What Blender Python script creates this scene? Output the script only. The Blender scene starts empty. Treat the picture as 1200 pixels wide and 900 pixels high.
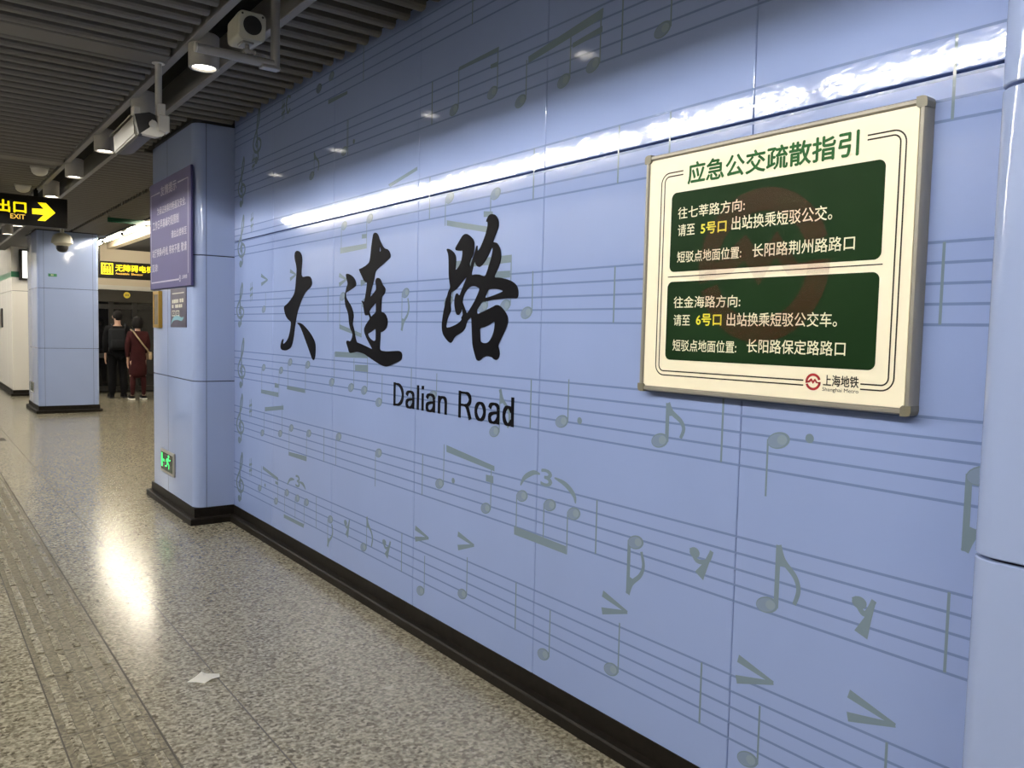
import bpy, bmesh, math, random
from mathutils import Vector, Matrix
random.seed(7)
sc = bpy.context.scene
C = sc.collection
PI = math.pi

# ---------------------------------------------------------------- camera, world, exposure
cam_d = bpy.data.cameras.new('camera')
cam = bpy.data.objects.new('camera', cam_d)
C.objects.link(cam)
cam_d.sensor_width = 36.0
cam_d.lens = 940.0 / 1200.0 * 36.0
cam_d.clip_start = 0.02
YAW, PITCH, ROLL = 0.64747, -0.063217, 0.023125
fw = Vector((math.sin(YAW) * math.cos(PITCH), math.cos(YAW) * math.cos(PITCH), math.sin(PITCH)))
rt = Vector((math.cos(YAW), -math.sin(YAW), 0))
up = rt.cross(fw)
r2 = rt * math.cos(ROLL) + up * math.sin(ROLL)
u2 = up * math.cos(ROLL) - rt * math.sin(ROLL)
cam.matrix_world = Matrix(((r2.x, u2.x, -fw.x, 0), (r2.y, u2.y, -fw.y, 0), (r2.z, u2.z, -fw.z, 1.55), (0, 0, 0, 1)))
sc.camera = cam
world = bpy.data.worlds.new('world')
sc.world = world
world.use_nodes = True
world.node_tree.nodes['Background'].inputs[0].default_value = (0.9, 0.93, 1.0, 1)
world.node_tree.nodes['Background'].inputs[1].default_value = 0.08
vs = sc.view_settings
vs.view_transform = 'Standard'
vs.look = 'None'
vs.gamma = 1.0
vs.use_curve_mapping = False
vs.exposure = 0.0
sc.cycles.use_denoising = True
sc.cycles.max_bounces = 8
TUBE_POWER = 205.0
DOWN_POWER = 7.0

FLOOR = 0.03            # floor level
WX = 2.038              # face of the long blue wall
CEIL = 3.10

# ---------------------------------------------------------------- materials
def mat(name, col, rough=0.5, metal=0.0, spec=0.5, emit=None, estr=0.0, noise=None, bump=None, coat=0.0):
    m = bpy.data.materials.new(name)
    m.use_nodes = True
    nt = m.node_tree
    b = nt.nodes['Principled BSDF']
    b.inputs['Base Color'].default_value = (*col, 1)
    b.inputs['Roughness'].default_value = rough
    b.inputs['Metallic'].default_value = metal
    b.inputs['Specular IOR Level'].default_value = spec
    b.inputs['Coat Weight'].default_value = coat
    b.inputs['Coat Roughness'].default_value = 0.04
    if emit:
        b.inputs['Emission Color'].default_value = (*emit, 1)
        b.inputs['Emission Strength'].default_value = estr
    tc = nt.nodes.new('ShaderNodeTexCoord')
    if noise:                                      # (scale, amount): mottled base colour
        n = nt.nodes.new('ShaderNodeTexNoise')
        n.inputs['Scale'].default_value = noise[0]
        n.inputs['Detail'].default_value = 4
        nt.links.new(tc.outputs['Object'], n.inputs['Vector'])
        r = nt.nodes.new('ShaderNodeValToRGB')
        a = noise[1]
        r.color_ramp.elements[0].position = 0.3
        r.color_ramp.elements[1].position = 0.7
        r.color_ramp.elements[0].color = (*[c * (1 - a) for c in col], 1)
        r.color_ramp.elements[1].color = (*[min(1, c * (1 + a)) for c in col], 1)
        nt.links.new(n.outputs['Fac'], r.inputs['Fac'])
        nt.links.new(r.outputs['Color'], b.inputs['Base Color'])
    if bump:                                       # (scale, strength, distance)
        n = nt.nodes.new('ShaderNodeTexNoise')
        n.inputs['Scale'].default_value = bump[0]
        n.inputs['Detail'].default_value = 2
        nt.links.new(tc.outputs['Object'], n.inputs['Vector'])
        bp = nt.nodes.new('ShaderNodeBump')
        bp.inputs['Strength'].default_value = bump[1]
        bp.inputs['Distance'].default_value = bump[2]
        nt.links.new(n.outputs['Fac'], bp.inputs['Height'])
        nt.links.new(bp.outputs['Normal'], b.inputs['Normal'])
    return m

ENAMEL = dict(rough=0.07, spec=0.43, bump=(26, 0.10, 0.004))
M = {}
M['enamel'] = mat('blue_enamel', (0.265, 0.345, 0.61), noise=(0.9, 0.04), **ENAMEL)
M['enamel_column'] = mat('blue_enamel_column', (0.31, 0.385, 0.61), noise=(0.9, 0.03), **ENAMEL)
M['staff'] = mat('staff_line_ink', (0.155, 0.215, 0.40), **ENAMEL)
M['note'] = mat('note_ink', (0.165, 0.225, 0.28), **ENAMEL)
M['note_in'] = mat('note_centre_ink', (0.19, 0.25, 0.36), **ENAMEL)
M['note_lite'] = mat('note_light_ink', (0.225, 0.29, 0.36), **ENAMEL)
M['black'] = mat('black_lettering', (0.004, 0.004, 0.006), rough=0.5, spec=0.03)
M['joint'] = mat('dark_joint', (0.02, 0.022, 0.035), rough=0.7)
M['base'] = mat('dark_stone_base', (0.011, 0.009, 0.007), rough=0.5, spec=0.12, noise=(25, 0.3))
M['slat'] = mat('ceiling_slat', (0.13, 0.122, 0.108), rough=0.55)
M['rail'] = mat('ceiling_rail', (0.20, 0.195, 0.185), rough=0.45)
M['plenum'] = mat('dark_plenum', (0.012, 0.012, 0.012), rough=0.9)
M['cream_wall'] = mat('cream_wall', (0.72, 0.69, 0.62), rough=0.2, spec=0.5, bump=(20, 0.1, 0.003))
M['beige'] = mat('beige_bulkhead', (0.66, 0.57, 0.43), rough=0.5)
M['beige_dim'] = mat('beige_fascia', (0.36, 0.32, 0.25), rough=0.6, spec=0.3)
M['green_band'] = mat('green_band', (0.03, 0.17, 0.08), rough=0.3)
M['white_paint'] = mat('white_paint', (0.74, 0.73, 0.68), rough=0.35)
M['cctv_white'] = mat('cctv_white', (0.60, 0.58, 0.52), rough=0.3)
M['cctv_housing'] = mat('cctv_housing', (0.13, 0.122, 0.104), rough=0.45, spec=0.25)
M['cctv_beige'] = mat('cctv_beige', (0.42, 0.41, 0.34), rough=0.4)
M['grey_metal'] = mat('grey_metal', (0.30, 0.29, 0.275), rough=0.35, metal=0.3)
M['lamp_body'] = mat('lamp_body', (0.36, 0.345, 0.31), rough=0.45)
M['dark_plastic'] = mat('dark_plastic', (0.012, 0.012, 0.013), rough=0.3)
M['rubber'] = mat('black_rubber', (0.01, 0.01, 0.01), rough=0.55)
M['tube'] = mat('fluorescent_tube', (0.9, 0.9, 0.85), emit=(1.0, 0.965, 0.90), estr=TUBE_POWER)
M['tube_dim'] = mat('dimmer_fluorescent_tube', (0.9, 0.9, 0.85), emit=(1.0, 0.90, 0.72), estr=150.0)  # lower, warmer emission than the tubes over the platform edge
M['lamp_far'] = mat('brighter_downlight_glow', (0.9, 0.9, 0.88), emit=(1.0, 0.93, 0.80), estr=DOWN_POWER * 6)
M['lamp'] = mat('downlight_glow', (0.9, 0.9, 0.88), emit=(1.0, 0.95, 0.86), estr=DOWN_POWER)
M['sign_black'] = mat('sign_black', (0.009, 0.008, 0.007), rough=0.45, spec=0.2)
M['sign_yellow'] = mat('lit_yellow', (0.9, 0.75, 0.02), rough=0.4, emit=(1.0, 0.80, 0.0), estr=1.0)
M['sign_orange'] = mat('lit_orange', (0.9, 0.5, 0.1), rough=0.4, emit=(1.0, 0.62, 0.08), estr=0.8)
M['lit_green'] = mat('lit_green', (0.05, 0.8, 0.2), emit=(0.05, 1.0, 0.22), estr=0.95)
M['plate'] = mat('steel_plate', (0.38, 0.37, 0.34), rough=0.35, metal=0.4)
M['exit_dark'] = mat('dark_green_plate', (0.012, 0.03, 0.016), rough=0.25)
M['cream'] = mat('cream_board', (0.93, 0.86, 0.66), rough=0.4, spec=0.3)
M['board_green'] = mat('board_green', (0.008, 0.026, 0.008), rough=0.5, spec=0.06, noise=(3, 0.12))
M['title_green'] = mat('title_green', (0.022, 0.10, 0.028), rough=0.5, spec=0.08)
M['text_cream'] = mat('text_cream', (0.80, 0.76, 0.55), rough=0.4)
M['text_yellow'] = mat('text_yellow', (0.72, 0.66, 0.03), rough=0.4)
M['dark_line'] = mat('dark_line', (0.03, 0.027, 0.02), rough=0.5, spec=0.1)
M['logo_red'] = mat('logo_red', (0.36, 0.016, 0.018), rough=0.4)
M['alu'] = mat('aluminium_frame', (0.27, 0.255, 0.22), rough=0.45, metal=0.3)
M['alu_cap'] = mat('corner_cap', (0.15, 0.14, 0.10), rough=0.4)
M['purple'] = mat('purple_board', (0.065, 0.06, 0.16), rough=0.5, spec=0.15)
M['purple_edge'] = mat('purple_edge', (0.03, 0.03, 0.09), rough=0.4)
M['text_pale'] = mat('text_pale', (0.40, 0.38, 0.48), rough=0.5, spec=0.15)
M['gold'] = mat('gold_frame', (0.40, 0.24, 0.035), rough=0.35, metal=0.5)
M['bronze'] = mat('bronze_panel', (0.10, 0.075, 0.045), rough=0.35, noise=(14, 0.35))
M['poster_dark'] = mat('poster_dark', (0.06, 0.05, 0.085), rough=0.35, noise=(6, 0.25))
M['poster_text'] = mat('poster_text', (0.62, 0.60, 0.50), rough=0.4)
M['poster_swoosh'] = mat('poster_swoosh', (0.16, 0.36, 0.44), rough=0.4)
M['lightbox'] = mat('lit_panel', (0.9, 0.9, 0.86), emit=(1.0, 0.98, 0.92), estr=1.3)
M['header'] = mat('dark_header', (0.035, 0.032, 0.026), rough=0.25)
M['door_glass'] = mat('dark_door_glass', (0.006, 0.006, 0.007), rough=0.06)
M['door_frame'] = mat('dark_door_frame', (0.018, 0.017, 0.016), rough=0.3)
M['disc_yellow'] = mat('yellow_disc', (0.75, 0.60, 0.06), rough=0.4)
M['paper'] = mat('white_paper', (0.92, 0.90, 0.84), rough=0.8)
M['skin'] = mat('skin', (0.45, 0.27, 0.19), rough=0.5)
M['hair'] = mat('black_hair', (0.006, 0.005, 0.005), rough=0.8, spec=0.15)
M['cloth_black'] = mat('black_cloth', (0.006, 0.006, 0.007), rough=0.9, spec=0.1)
M['cloth_maroon'] = mat('maroon_cloth', (0.034, 0.009, 0.010), rough=0.9, spec=0.1, noise=(9, 0.15))
M['cloth_grey'] = mat('grey_cloth', (0.016, 0.017, 0.019), rough=0.85, spec=0.1)
M['strap'] = mat('tan_strap', (0.33, 0.25, 0.15), rough=0.6)
M['sole'] = mat('white_sole', (0.7, 0.68, 0.62), rough=0.5)
M['green_edge'] = mat('green_glass_edge', (0.02, 0.10, 0.06), rough=0.15)
M['screen_glass'] = mat('platform_screen_glass', (0.05, 0.055, 0.06), rough=0.08)

def ghost(name, col, a):
    m = mat(name, col, rough=0.4)
    m.node_tree.nodes['Principled BSDF'].inputs['Alpha'].default_value = a
    return m
M['watermark'] = ghost('faint_red_print', (0.30, 0.02, 0.02), 0.12)

def granite(tint=(1, 1, 1), name='speckled_granite', rough=.19):
    m = bpy.data.materials.new(name)
    m.use_nodes = True
    nt = m.node_tree
    b = nt.nodes['Principled BSDF']
    tc = nt.nodes.new('ShaderNodeTexCoord')
    def ramp(stops):
        r = nt.nodes.new('ShaderNodeValToRGB')
        e = r.color_ramp.elements
        e[0].position, e[0].color = stops[0][0], (*stops[0][1], 1)
        e[1].position, e[1].color = stops[-1][0], (*stops[-1][1], 1)
        for p, c in stops[1:-1]:
            k = e.new(p); k.color = (*c, 1)
        return r
    v = nt.nodes.new('ShaderNodeTexVoronoi')
    v.inputs['Scale'].default_value = 75
    nt.links.new(tc.outputs['Object'], v.inputs['Vector'])
    sep = nt.nodes.new('ShaderNodeSeparateColor')
    nt.links.new(v.outputs['Color'], sep.inputs[0])
    r1 = ramp([(0.0, (0.12, 0.108, 0.088)), (0.18, (0.20, 0.183, 0.15)), (0.45, (0.28, 0.263, 0.224)), (1.0, (0.37, 0.352, 0.31))])
    nt.links.new(sep.outputs[0], r1.inputs['Fac'])
    n = nt.nodes.new('ShaderNodeTexNoise')
    n.inputs['Scale'].default_value = 60
    n.inputs['Detail'].default_value = 5
    nt.links.new(tc.outputs['Object'], n.inputs['Vector'])
    r2_ = ramp([(0.36, (0.52, 0.50, 0.46)), (0.62, (1.10, 1.10, 1.10))])
    nt.links.new(n.outputs['Fac'], r2_.inputs['Fac'])
    mx = nt.nodes.new('ShaderNodeMix')
    mx.data_type = 'RGBA'; mx.blend_type = 'MULTIPLY'
    mx.inputs[0].default_value = 1.0
    nt.links.new(r1.outputs['Color'], mx.inputs[6])
    nt.links.new(r2_.outputs['Color'], mx.inputs[7])
    big = nt.nodes.new('ShaderNodeTexNoise')
    big.inputs['Scale'].default_value = 1.3
    nt.links.new(tc.outputs['Object'], big.inputs['Vector'])
    r3 = ramp([(0.3, tuple(a * t for a, t in zip((0.98, 0.95, 0.82), tint))), (0.7, tuple(a * t for a, t in zip((1.10, 1.07, 0.93), tint)))])
    nt.links.new(big.outputs['Fac'], r3.inputs['Fac'])
    mx2 = nt.nodes.new('ShaderNodeMix')
    mx2.data_type = 'RGBA'; mx2.blend_type = 'MULTIPLY'
    mx2.inputs[0].default_value = 1.0
    nt.links.new(mx.outputs[2], mx2.inputs[6])
    nt.links.new(r3.outputs['Color'], mx2.inputs[7])
    nt.links.new(mx2.outputs[2], b.inputs['Base Color'])
    b.inputs['Roughness'].default_value = rough
    b.inputs['Specular IOR Level'].default_value = 0.5
    return m
M['granite'] = granite()
M['granite_dark'] = granite((0.70, 0.68, 0.63), 'speckled_granite_worn', .3)

# ---------------------------------------------------------------- mesh helpers
def attach(o, parent):
    o.parent = parent
    if parent.type == 'EMPTY': o.matrix_parent_inverse = Matrix.Translation(-parent.location)

def obj(name, bm, m, parent=None, smooth=False, sharp=None):
    bmesh.ops.recalc_face_normals(bm, faces=bm.faces[:])
    me = bpy.data.meshes.new(name)
    bm.to_mesh(me); bm.free()
    for x in (m if isinstance(m, (list, tuple)) else [m]):
        me.materials.append(x)
    if smooth:
        for p in me.polygons: p.use_smooth = True
        me.set_sharp_from_angle(angle=math.radians(sharp or 40))
    o = bpy.data.objects.new(name, me)
    C.objects.link(o)
    if parent is not None: attach(o, parent)
    return o

def struct(name, bm, m, parent=None, **k):
    o = obj(name, bm, m, parent, **k)
    o['kind'] = 'structure'
    return o

def thing(name, label, cat, loc=(0, 0, 0), group=None):
    o = bpy.data.objects.new(name, None)
    C.objects.link(o)
    o.location = loc
    o.empty_display_size = 0.1
    return tag(o, label, cat, group)

def tag(o, label, cat, group=None):
    o['label'] = label; o['category'] = cat
    if group: o['group'] = group
    return o

def box(bm, x0, x1, y0, y1, z0, z1, bevel=0.0, seg=1, mi=0):
    r = bmesh.ops.create_cube(bm, size=1.0)
    vs_ = r['verts']
    for v in vs_:
        v.co = Vector((x0 + (v.co.x + .5) * (x1 - x0), y0 + (v.co.y + .5) * (y1 - y0), z0 + (v.co.z + .5) * (z1 - z0)))
    fs = list({f for v in vs_ for f in v.link_faces})
    for f in fs: f.material_index = mi
    if bevel:
        es = list({e for v in vs_ for e in v.link_edges})
        bmesh.ops.bevel(bm, geom=es, offset=bevel, segments=seg, profile=0.5, affect='EDGES')

def cyl(bm, a, b, r0, r1=None, n=20, mi=0, caps=True):
    a = Vector(a); b = Vector(b)
    r1 = r0 if r1 is None else r1
    d = (b - a)
    q = d.to_track_quat('Z', 'Y').to_matrix().to_4x4()
    mt = Matrix.Translation((a + b) / 2) @ q
    r = bmesh.ops.create_cone(bm, cap_ends=caps, segments=n, radius1=r0, radius2=r1, depth=d.length, matrix=mt)
    for f in {f for v in r['verts'] for f in v.link_faces}: f.material_index = mi

def lathe(bm, prof, c, n=32, mi=0):
    """profile (r, z) turned round the vertical through c"""
    rings = []
    for r, z in prof:
        if r < 1e-6:
            rings.append([bm.verts.new((c[0], c[1], c[2] + z))])
        else:
            rings.append([bm.verts.new((c[0] + r * math.cos(2 * PI * k / n), c[1] + r * math.sin(2 * PI * k / n), c[2] + z)) for k in range(n)])
    for a, b in zip(rings, rings[1:]):
        for k in range(n):
            k2 = (k + 1) % n
            vv = [a[k % len(a)], a[k2 % len(a)], b[k2 % len(b)], b[k % len(b)]]
            u = []
            for v in vv:
                if v not in u: u.append(v)
            if len(u) >= 3:
                f = bm.faces.new(u); f.material_index = mi

def prism(bm, pts, z0, z1, mi=0):
    """closed outline pts (3-D, planar) moved by z0*n .. z1*n where pts are given as a function of depth"""
    lo = [bm.verts.new(pts(k, z0)) for k in range(pts.n)]
    hi = [bm.verts.new(pts(k, z1)) for k in range(pts.n)]
    n = pts.n
    for f in (lo[::-1], hi):
        fc = bm.faces.new(f); fc.material_index = mi
    for k in range(n):
        fc = bm.faces.new((lo[k], lo[(k + 1) % n], hi[(k + 1) % n], hi[k])); fc.material_index = mi

class Plane:
    """a face with u to the viewer's right, v up and n towards the viewer"""
    def __init__(s, o, u, v, n): s.o, s.u, s.v, s.n = Vector(o), Vector(u), Vector(v), Vector(n)
    def __call__(s, u, v, n=0.0): return s.o + s.u * u + s.v * v + s.n * n
def side_face(X): return Plane((X, 0, 0), (0, -1, 0), (0, 0, 1), (-1, 0, 0))      # faces -x; u = -y
def front_face(Y): return Plane((0, Y, 0), (1, 0, 0), (0, 0, 1), (0, -1, 0))       # faces -y; u = x

def poly(bm, pl, pts, n0, n1=None, mi=0):
    """flat or thick polygon on a plane"""
    class F:
        n = len(pts)
        def __call__(s, k, d): return pl(pts[k][0], pts[k][1], d)
    if n1 is None:
        f = bm.faces.new([bm.verts.new(pl(a, b, n0)) for a, b in pts]); f.material_index = mi
    else:
        prism(bm, F(), n0, n1, mi)

def rrect(u0, u1, v0, v1, r, n=6):
    out = []
    for cx, cy, a0 in ((u1 - r, v1 - r, 0), (u0 + r, v1 - r, 90), (u0 + r, v0 + r, 180), (u1 - r, v0 + r, 270)):
        for k in range(n + 1):
            a = math.radians(a0 + 90 * k / n)
            out.append((cx + r * math.cos(a), cy + r * math.sin(a)))
    return out

def strip(bm, pl, pts, w, n0, mi=0, taper=None):
    """ribbon of width w (or widths taper) along pts"""
    L, R = [], []
    for i, p in enumerate(pts):
        a = Vector(pts[max(i - 1, 0)]); b = Vector(pts[min(i + 1, len(pts) - 1)])
        d = (b - a).normalized(); q = Vector((-d.y, d.x))
        h = (taper[i] if taper else w) / 2
        L.append(Vector(p) + q * h); R.append(Vector(p) - q * h)
    L = [bm.verts.new(pl(p.x, p.y, n0)) for p in L]; R = [bm.verts.new(pl(p.x, p.y, n0)) for p in R]
    for i in range(len(pts) - 1):
        f = bm.faces.new((L[i], L[i + 1], R[i + 1], R[i])); f.material_index = mi

def smooth_line(pts, n=6):
    """Catmull-Rom through pts"""
    P_ = [Vector(p) for p in pts]
    out = []
    for i in range(len(P_) - 1):
        p0, p1, p2, p3 = P_[max(i - 1, 0)], P_[i], P_[i + 1], P_[min(i + 2, len(P_) - 1)]
        for k in range(n):
            t = k / n
            out.append(0.5 * ((2 * p1) + (p2 - p0) * t + (2 * p0 - 5 * p1 + 4 * p2 - p3) * t * t + (3 * p1 - p0 - 3 * p2 + p3) * t ** 3))
    out.append(P_[-1])
    return [(p.x, p.y) for p in out]

def filled(name, loops, pl, n0, thick, m, parent=None):
    """outline with holes -> one mesh on a plane (filled 2-D curve)"""
    cu = bpy.data.curves.new(name, 'CURVE')
    cu.dimensions = '2D'; cu.fill_mode = 'BOTH' if thick else 'FRONT'
    cu.extrude = thick / 2
    for lp in loops:
        s = cu.splines.new('POLY')
        s.points.add(len(lp) - 1)
        for p, q in zip(s.points, lp): p.co = (q[0], q[1], 0, 1)
        s.use_cyclic_u = True
    return from_curve(name, cu, lambda v, bb: pl(v.x, v.y, n0 + thick / 2 + v.z), m, parent)

def from_curve(name, cu, f, m, parent):
    o = bpy.data.objects.new(name + '_outline', cu)
    C.objects.link(o)
    dg = bpy.context.evaluated_depsgraph_get()
    dg.update()
    me = bpy.data.meshes.new_from_object(o.evaluated_get(dg))
    bpy.data.objects.remove(o); bpy.data.curves.remove(cu)
    xs = [v.co.x for v in me.vertices]; ys = [v.co.y for v in me.vertices]
    bb = (min(xs), max(xs), min(ys), max(ys))
    for v in me.vertices: v.co = f(v.co.copy(), bb)
    me.name = name
    me.materials.clear(); me.materials.append(m)
    bm = bmesh.new(); bm.from_mesh(me)
    bmesh.ops.recalc_face_normals(bm, faces=bm.faces[:])
    bm.to_mesh(me); bm.free()
    r = bpy.data.objects.new(name, me)
    C.objects.link(r)
    if parent is not None: attach(r, parent)
    return r

def text(name, s, pl, u0, u1, v0, v1, n0, m, parent=None, bold=0.0, thick=0.0, space=1.0):
    """lettering stretched into the rectangle u0..u1 x v0..v1 of a plane; bold thickens the strokes"""
    cu = bpy.data.curves.new(name, 'FONT')
    cu.body = s; cu.size = 1.0; cu.space_character = space
    cu.resolution_u = 3
    cu.fill_mode = 'BOTH' if thick else 'FRONT'
    cu.extrude = thick / 2
    def f(v, bb):
        return pl(u0 + (v.x - bb[0]) / (bb[1] - bb[0]) * (u1 - u0), v0 + (v.y - bb[2]) / (bb[3] - bb[2]) * (v1 - v0), n0 + thick / 2 + v.z)
    o = from_curve(name, cu, f, m, parent)
    if bold:
        d = bold * (v1 - v0)
        bm = bmesh.new(); bm.from_mesh(o.data)
        src = bm.faces[:]
        for i, (a, b) in enumerate(((d, 0), (-d, 0), (0, d), (0, -d))):
            g = bmesh.ops.duplicate(bm, geom=src)['geom']
            for v in g:
                if isinstance(v, bmesh.types.BMVert): v.co += pl.u * a + pl.v * b + pl.n * (.00001 * (i + 1))
        bm.to_mesh(o.data); bm.free()
    return o

# ================================================================= THE ROOM
# floor
bm = bmesh.new(); box(bm, -5, 9, -7, 26, FLOOR - 0.1, FLOOR)
floor = struct('floor', bm, M['granite'])
M['groove'] = mat('floor_joint', (0.085, 0.078, 0.065), rough=0.7, spec=0.1)
bm = bmesh.new()
def joint(x0, x1, y0, y1): box(bm, x0, x1, y0, y1, FLOOR - 0.004, FLOOR + 0.0004)
joint(1.047, 1.053, -6, 24); joint(0.422, 0.428, -6, 24); joint(0.727, 0.735, -6, 24)
for y in (0.37, 12.34): joint(-0.4, 2.6, y - .004, y + .004)
struct('trim_1', bm, M['groove'], floor)
bm = bmesh.new()                                   # ridged guide tiles for the blind, 0.3 m each
M['tactile'] = M['granite']; M['tactile_bed'] = M['granite_dark']
box(bm, 0.428, 0.727, -6, 24, FLOOR - .004, FLOOR + .0003, mi=2)
y = -5.0
while y < 20:
    for k in range(4):
        xc = 0.466 + k * 0.0745
        box(bm, xc - 0.017, xc + 0.017, y + 0.012, y + 0.278, FLOOR - 0.002, FLOOR + 0.005, bevel=0.003)
    box(bm, 0.43, 0.727, y + 0.288, y + 0.292, FLOOR - 0.004, FLOOR + 0.0004, mi=1)
    y += 0.295
struct('trim_2', bm, [M['tactile'], M['groove'], M['tactile_bed']], floor)
bm = bmesh.new(); box(bm, 0.72, 1.0, 12.0, 12.3, FLOOR - 0.004, FLOOR + 0.0008)
struct('trim_3', bm, M['groove'], floor)

# slat ceiling over the walkway
XE = -0.29
def slat(bm, x0, x1, y, w=0.064, h=0.042):
    prof = [(-w / 2, h), (-w / 2, h * 0.38), (-w * 0.36, h * 0.10), (-w * 0.15, 0), (w * 0.15, 0), (w * 0.36, h * 0.10), (w / 2, h * 0.38), (w / 2, h)]
    A = [bm.verts.new((x0, y + a, CEIL - 0.03 + b)) for a, b in prof]
    B = [bm.verts.new((x1, y + a, CEIL - 0.03 + b)) for a, b in prof]
    bm.faces.new(A); bm.faces.new(B[::-1])
    for i in range(len(prof)):
        j = (i + 1) % len(prof)
        bm.faces.new((A[i], B[i], B[j], A[j]))
bm = bmesh.new()
P0 = 5.18
BEAMS_Y = [P0 - 0.27 + 3.83 * k for k in range(-2, 5)]     # wide flat strips across the slats
k = -40
while P0 + k * 0.1475 < 20.5:
    y = P0 + k * 0.1475; k += 1
    if not any(b - 0.02 < y < b + 0.26 for b in BEAMS_Y):
        slat(bm, XE, 1.215, y)
    if y < 6.22: slat(bm, 1.55, 1.995, y)
    elif y < 7.70: slat(bm, 1.55, 1.70, y)
    elif y < 20.5:
        if not 15.3 < y < 16.75: slat(bm, 1.55, 2.20, y); slat(bm, 2.25, 2.8, y)
        else: slat(bm, 1.55, 1.72, y); slat(bm, 2.7, 2.8, y)
for b in BEAMS_Y:
    box(bm, XE, 1.235, b, b + 0.20, CEIL - 0.035, CEIL + 0.03, bevel=0.006)
ceil = struct('ceiling', bm, M['slat'])
bm = bmesh.new(); box(bm, -5, 9, -7, 26, 3.55, 3.65)
struct('trim_4', bm, M['plenum'], ceil)
bm = bmesh.new()                                   # the two rails of the lamp channel
for x in (1.258, 1.53):
    box(bm, x - 0.022, x + 0.022, -6, 20.5, CEIL - 0.032, CEIL + 0.03, bevel=0.003)
    box(bm, x - 0.004, x + 0.004, -6, 20.5, CEIL + 0.03, CEIL + 0.16)
struct('trim_5', bm, M['rail'], ceil)
bm = bmesh.new()                                   # edge boards closing the slat field
for x in (XE - .01, 2.81):
    box(bm, x - 0.012, x + 0.012, -6 if x < 0 else 6.3, 20.5, CEIL - 0.04 if x > 0 else CEIL - .03, 3.55)
box(bm, 2.045, 9, -6, 6.2, 3.13, 3.55)
struct('trim_6', bm, M['plenum'], ceil)

# long blue enamel wall: panels 0.985 m wide, joint at 2.20 m
bm = bmesh.new()
JY = [6.29, 5.467, 4.482, 3.497, 2.512, 1.528, 0.543, -0.44, -1.43, -2.41, -3.40, -4.4, -5.4]
for a, b in zip(JY, JY[1:]):
    for z0, z1 in ((0.14, 2.200), (2.207, 3.14)):
        box(bm, WX, WX + 0.04, b + 0.0012, a - 0.0012, z0, z1, bevel=0.0035, seg=2)
box(bm, WX + 0.035, WX + 0.5, -5.4, 6.29, FLOOR, 3.14, mi=1)
wall = struct('wall_right', bm, [M['enamel'], M['joint']])

# column / pilaster clad in enamel panels with rounded corners
def column(name, x0, x1, y0, y1, joints, r, seams, m):
    """seams: lengths along the outline where two panels meet"""
    pts = rrect(x0, x1, y0, y1, r, 8)
    per = [0.0]
    for i in range(len(pts)):
        a = Vector(pts[i]); b = Vector(pts[(i + 1) % len(pts)])
        per.append(per[-1] + (b - a).length)
    bm = bmesh.new()
    zs = [0.15] + joints + [CEIL - 0.03]
    ins = rrect(x0 + .012, x1 - .012, y0 + .012, y1 - .012, r, 8)
    for z0, z1 in zip(zs, zs[1:]):
        z0 += 0.003; z1 -= 0.003
        lev = [(ins, z0), (rrect(x0 + .002, x1 - .002, y0 + .002, y1 - .002, r, 8), z0 + .0005), (pts, z0 + .003), (pts, z1 - .003),
               (rrect(x0 + .002, x1 - .002, y0 + .002, y1 - .002, r, 8), z1 - .0005), (ins, z1)]
        rings = [[bm.verts.new((p[0], p[1], z)) for p in q] for q, z in lev]
        for a, b in zip(rings, rings[1:]):
            for i in range(len(pts)):
                j = (i + 1) % len(pts)
                bm.faces.new((a[i], a[j], b[j], b[i]))
        bm.faces.new(rings[0][::-1]); bm.faces.new(rings[-1])
    core = rrect(x0 + .014, x1 - .014, y0 + .014, y1 - .014, r, 8)
    lo = [bm.verts.new((p[0], p[1], FLOOR)) for p in core]; hi = [bm.verts.new((p[0], p[1], CEIL)) for p in core]
    for i in range(len(core)):
        j = (i + 1) % len(core)
        f = bm.faces.new((lo[i], lo[j], hi[j], hi[i])); f.material_index = 1
    for ax, v in seams:                            # hairline vertical joints between panels
        if ax == 'front': box(bm, v - .0017, v + .0017, y0 - .0006, y0 + .002, 0.15, CEIL - .03, mi=1)
        if ax == 'back': box(bm, v - .0017, v + .0017, y1 - .002, y1 + .0006, 0.15, CEIL - .03, mi=1)
        if ax == 'side': box(bm, x0 - .0006, x0 + .002, v - .0022, v + .0022, 0.15, CEIL - .03, mi=1)
    o = struct(name, bm, [m, M['joint']], smooth=True, sharp=30)
    return o
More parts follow.
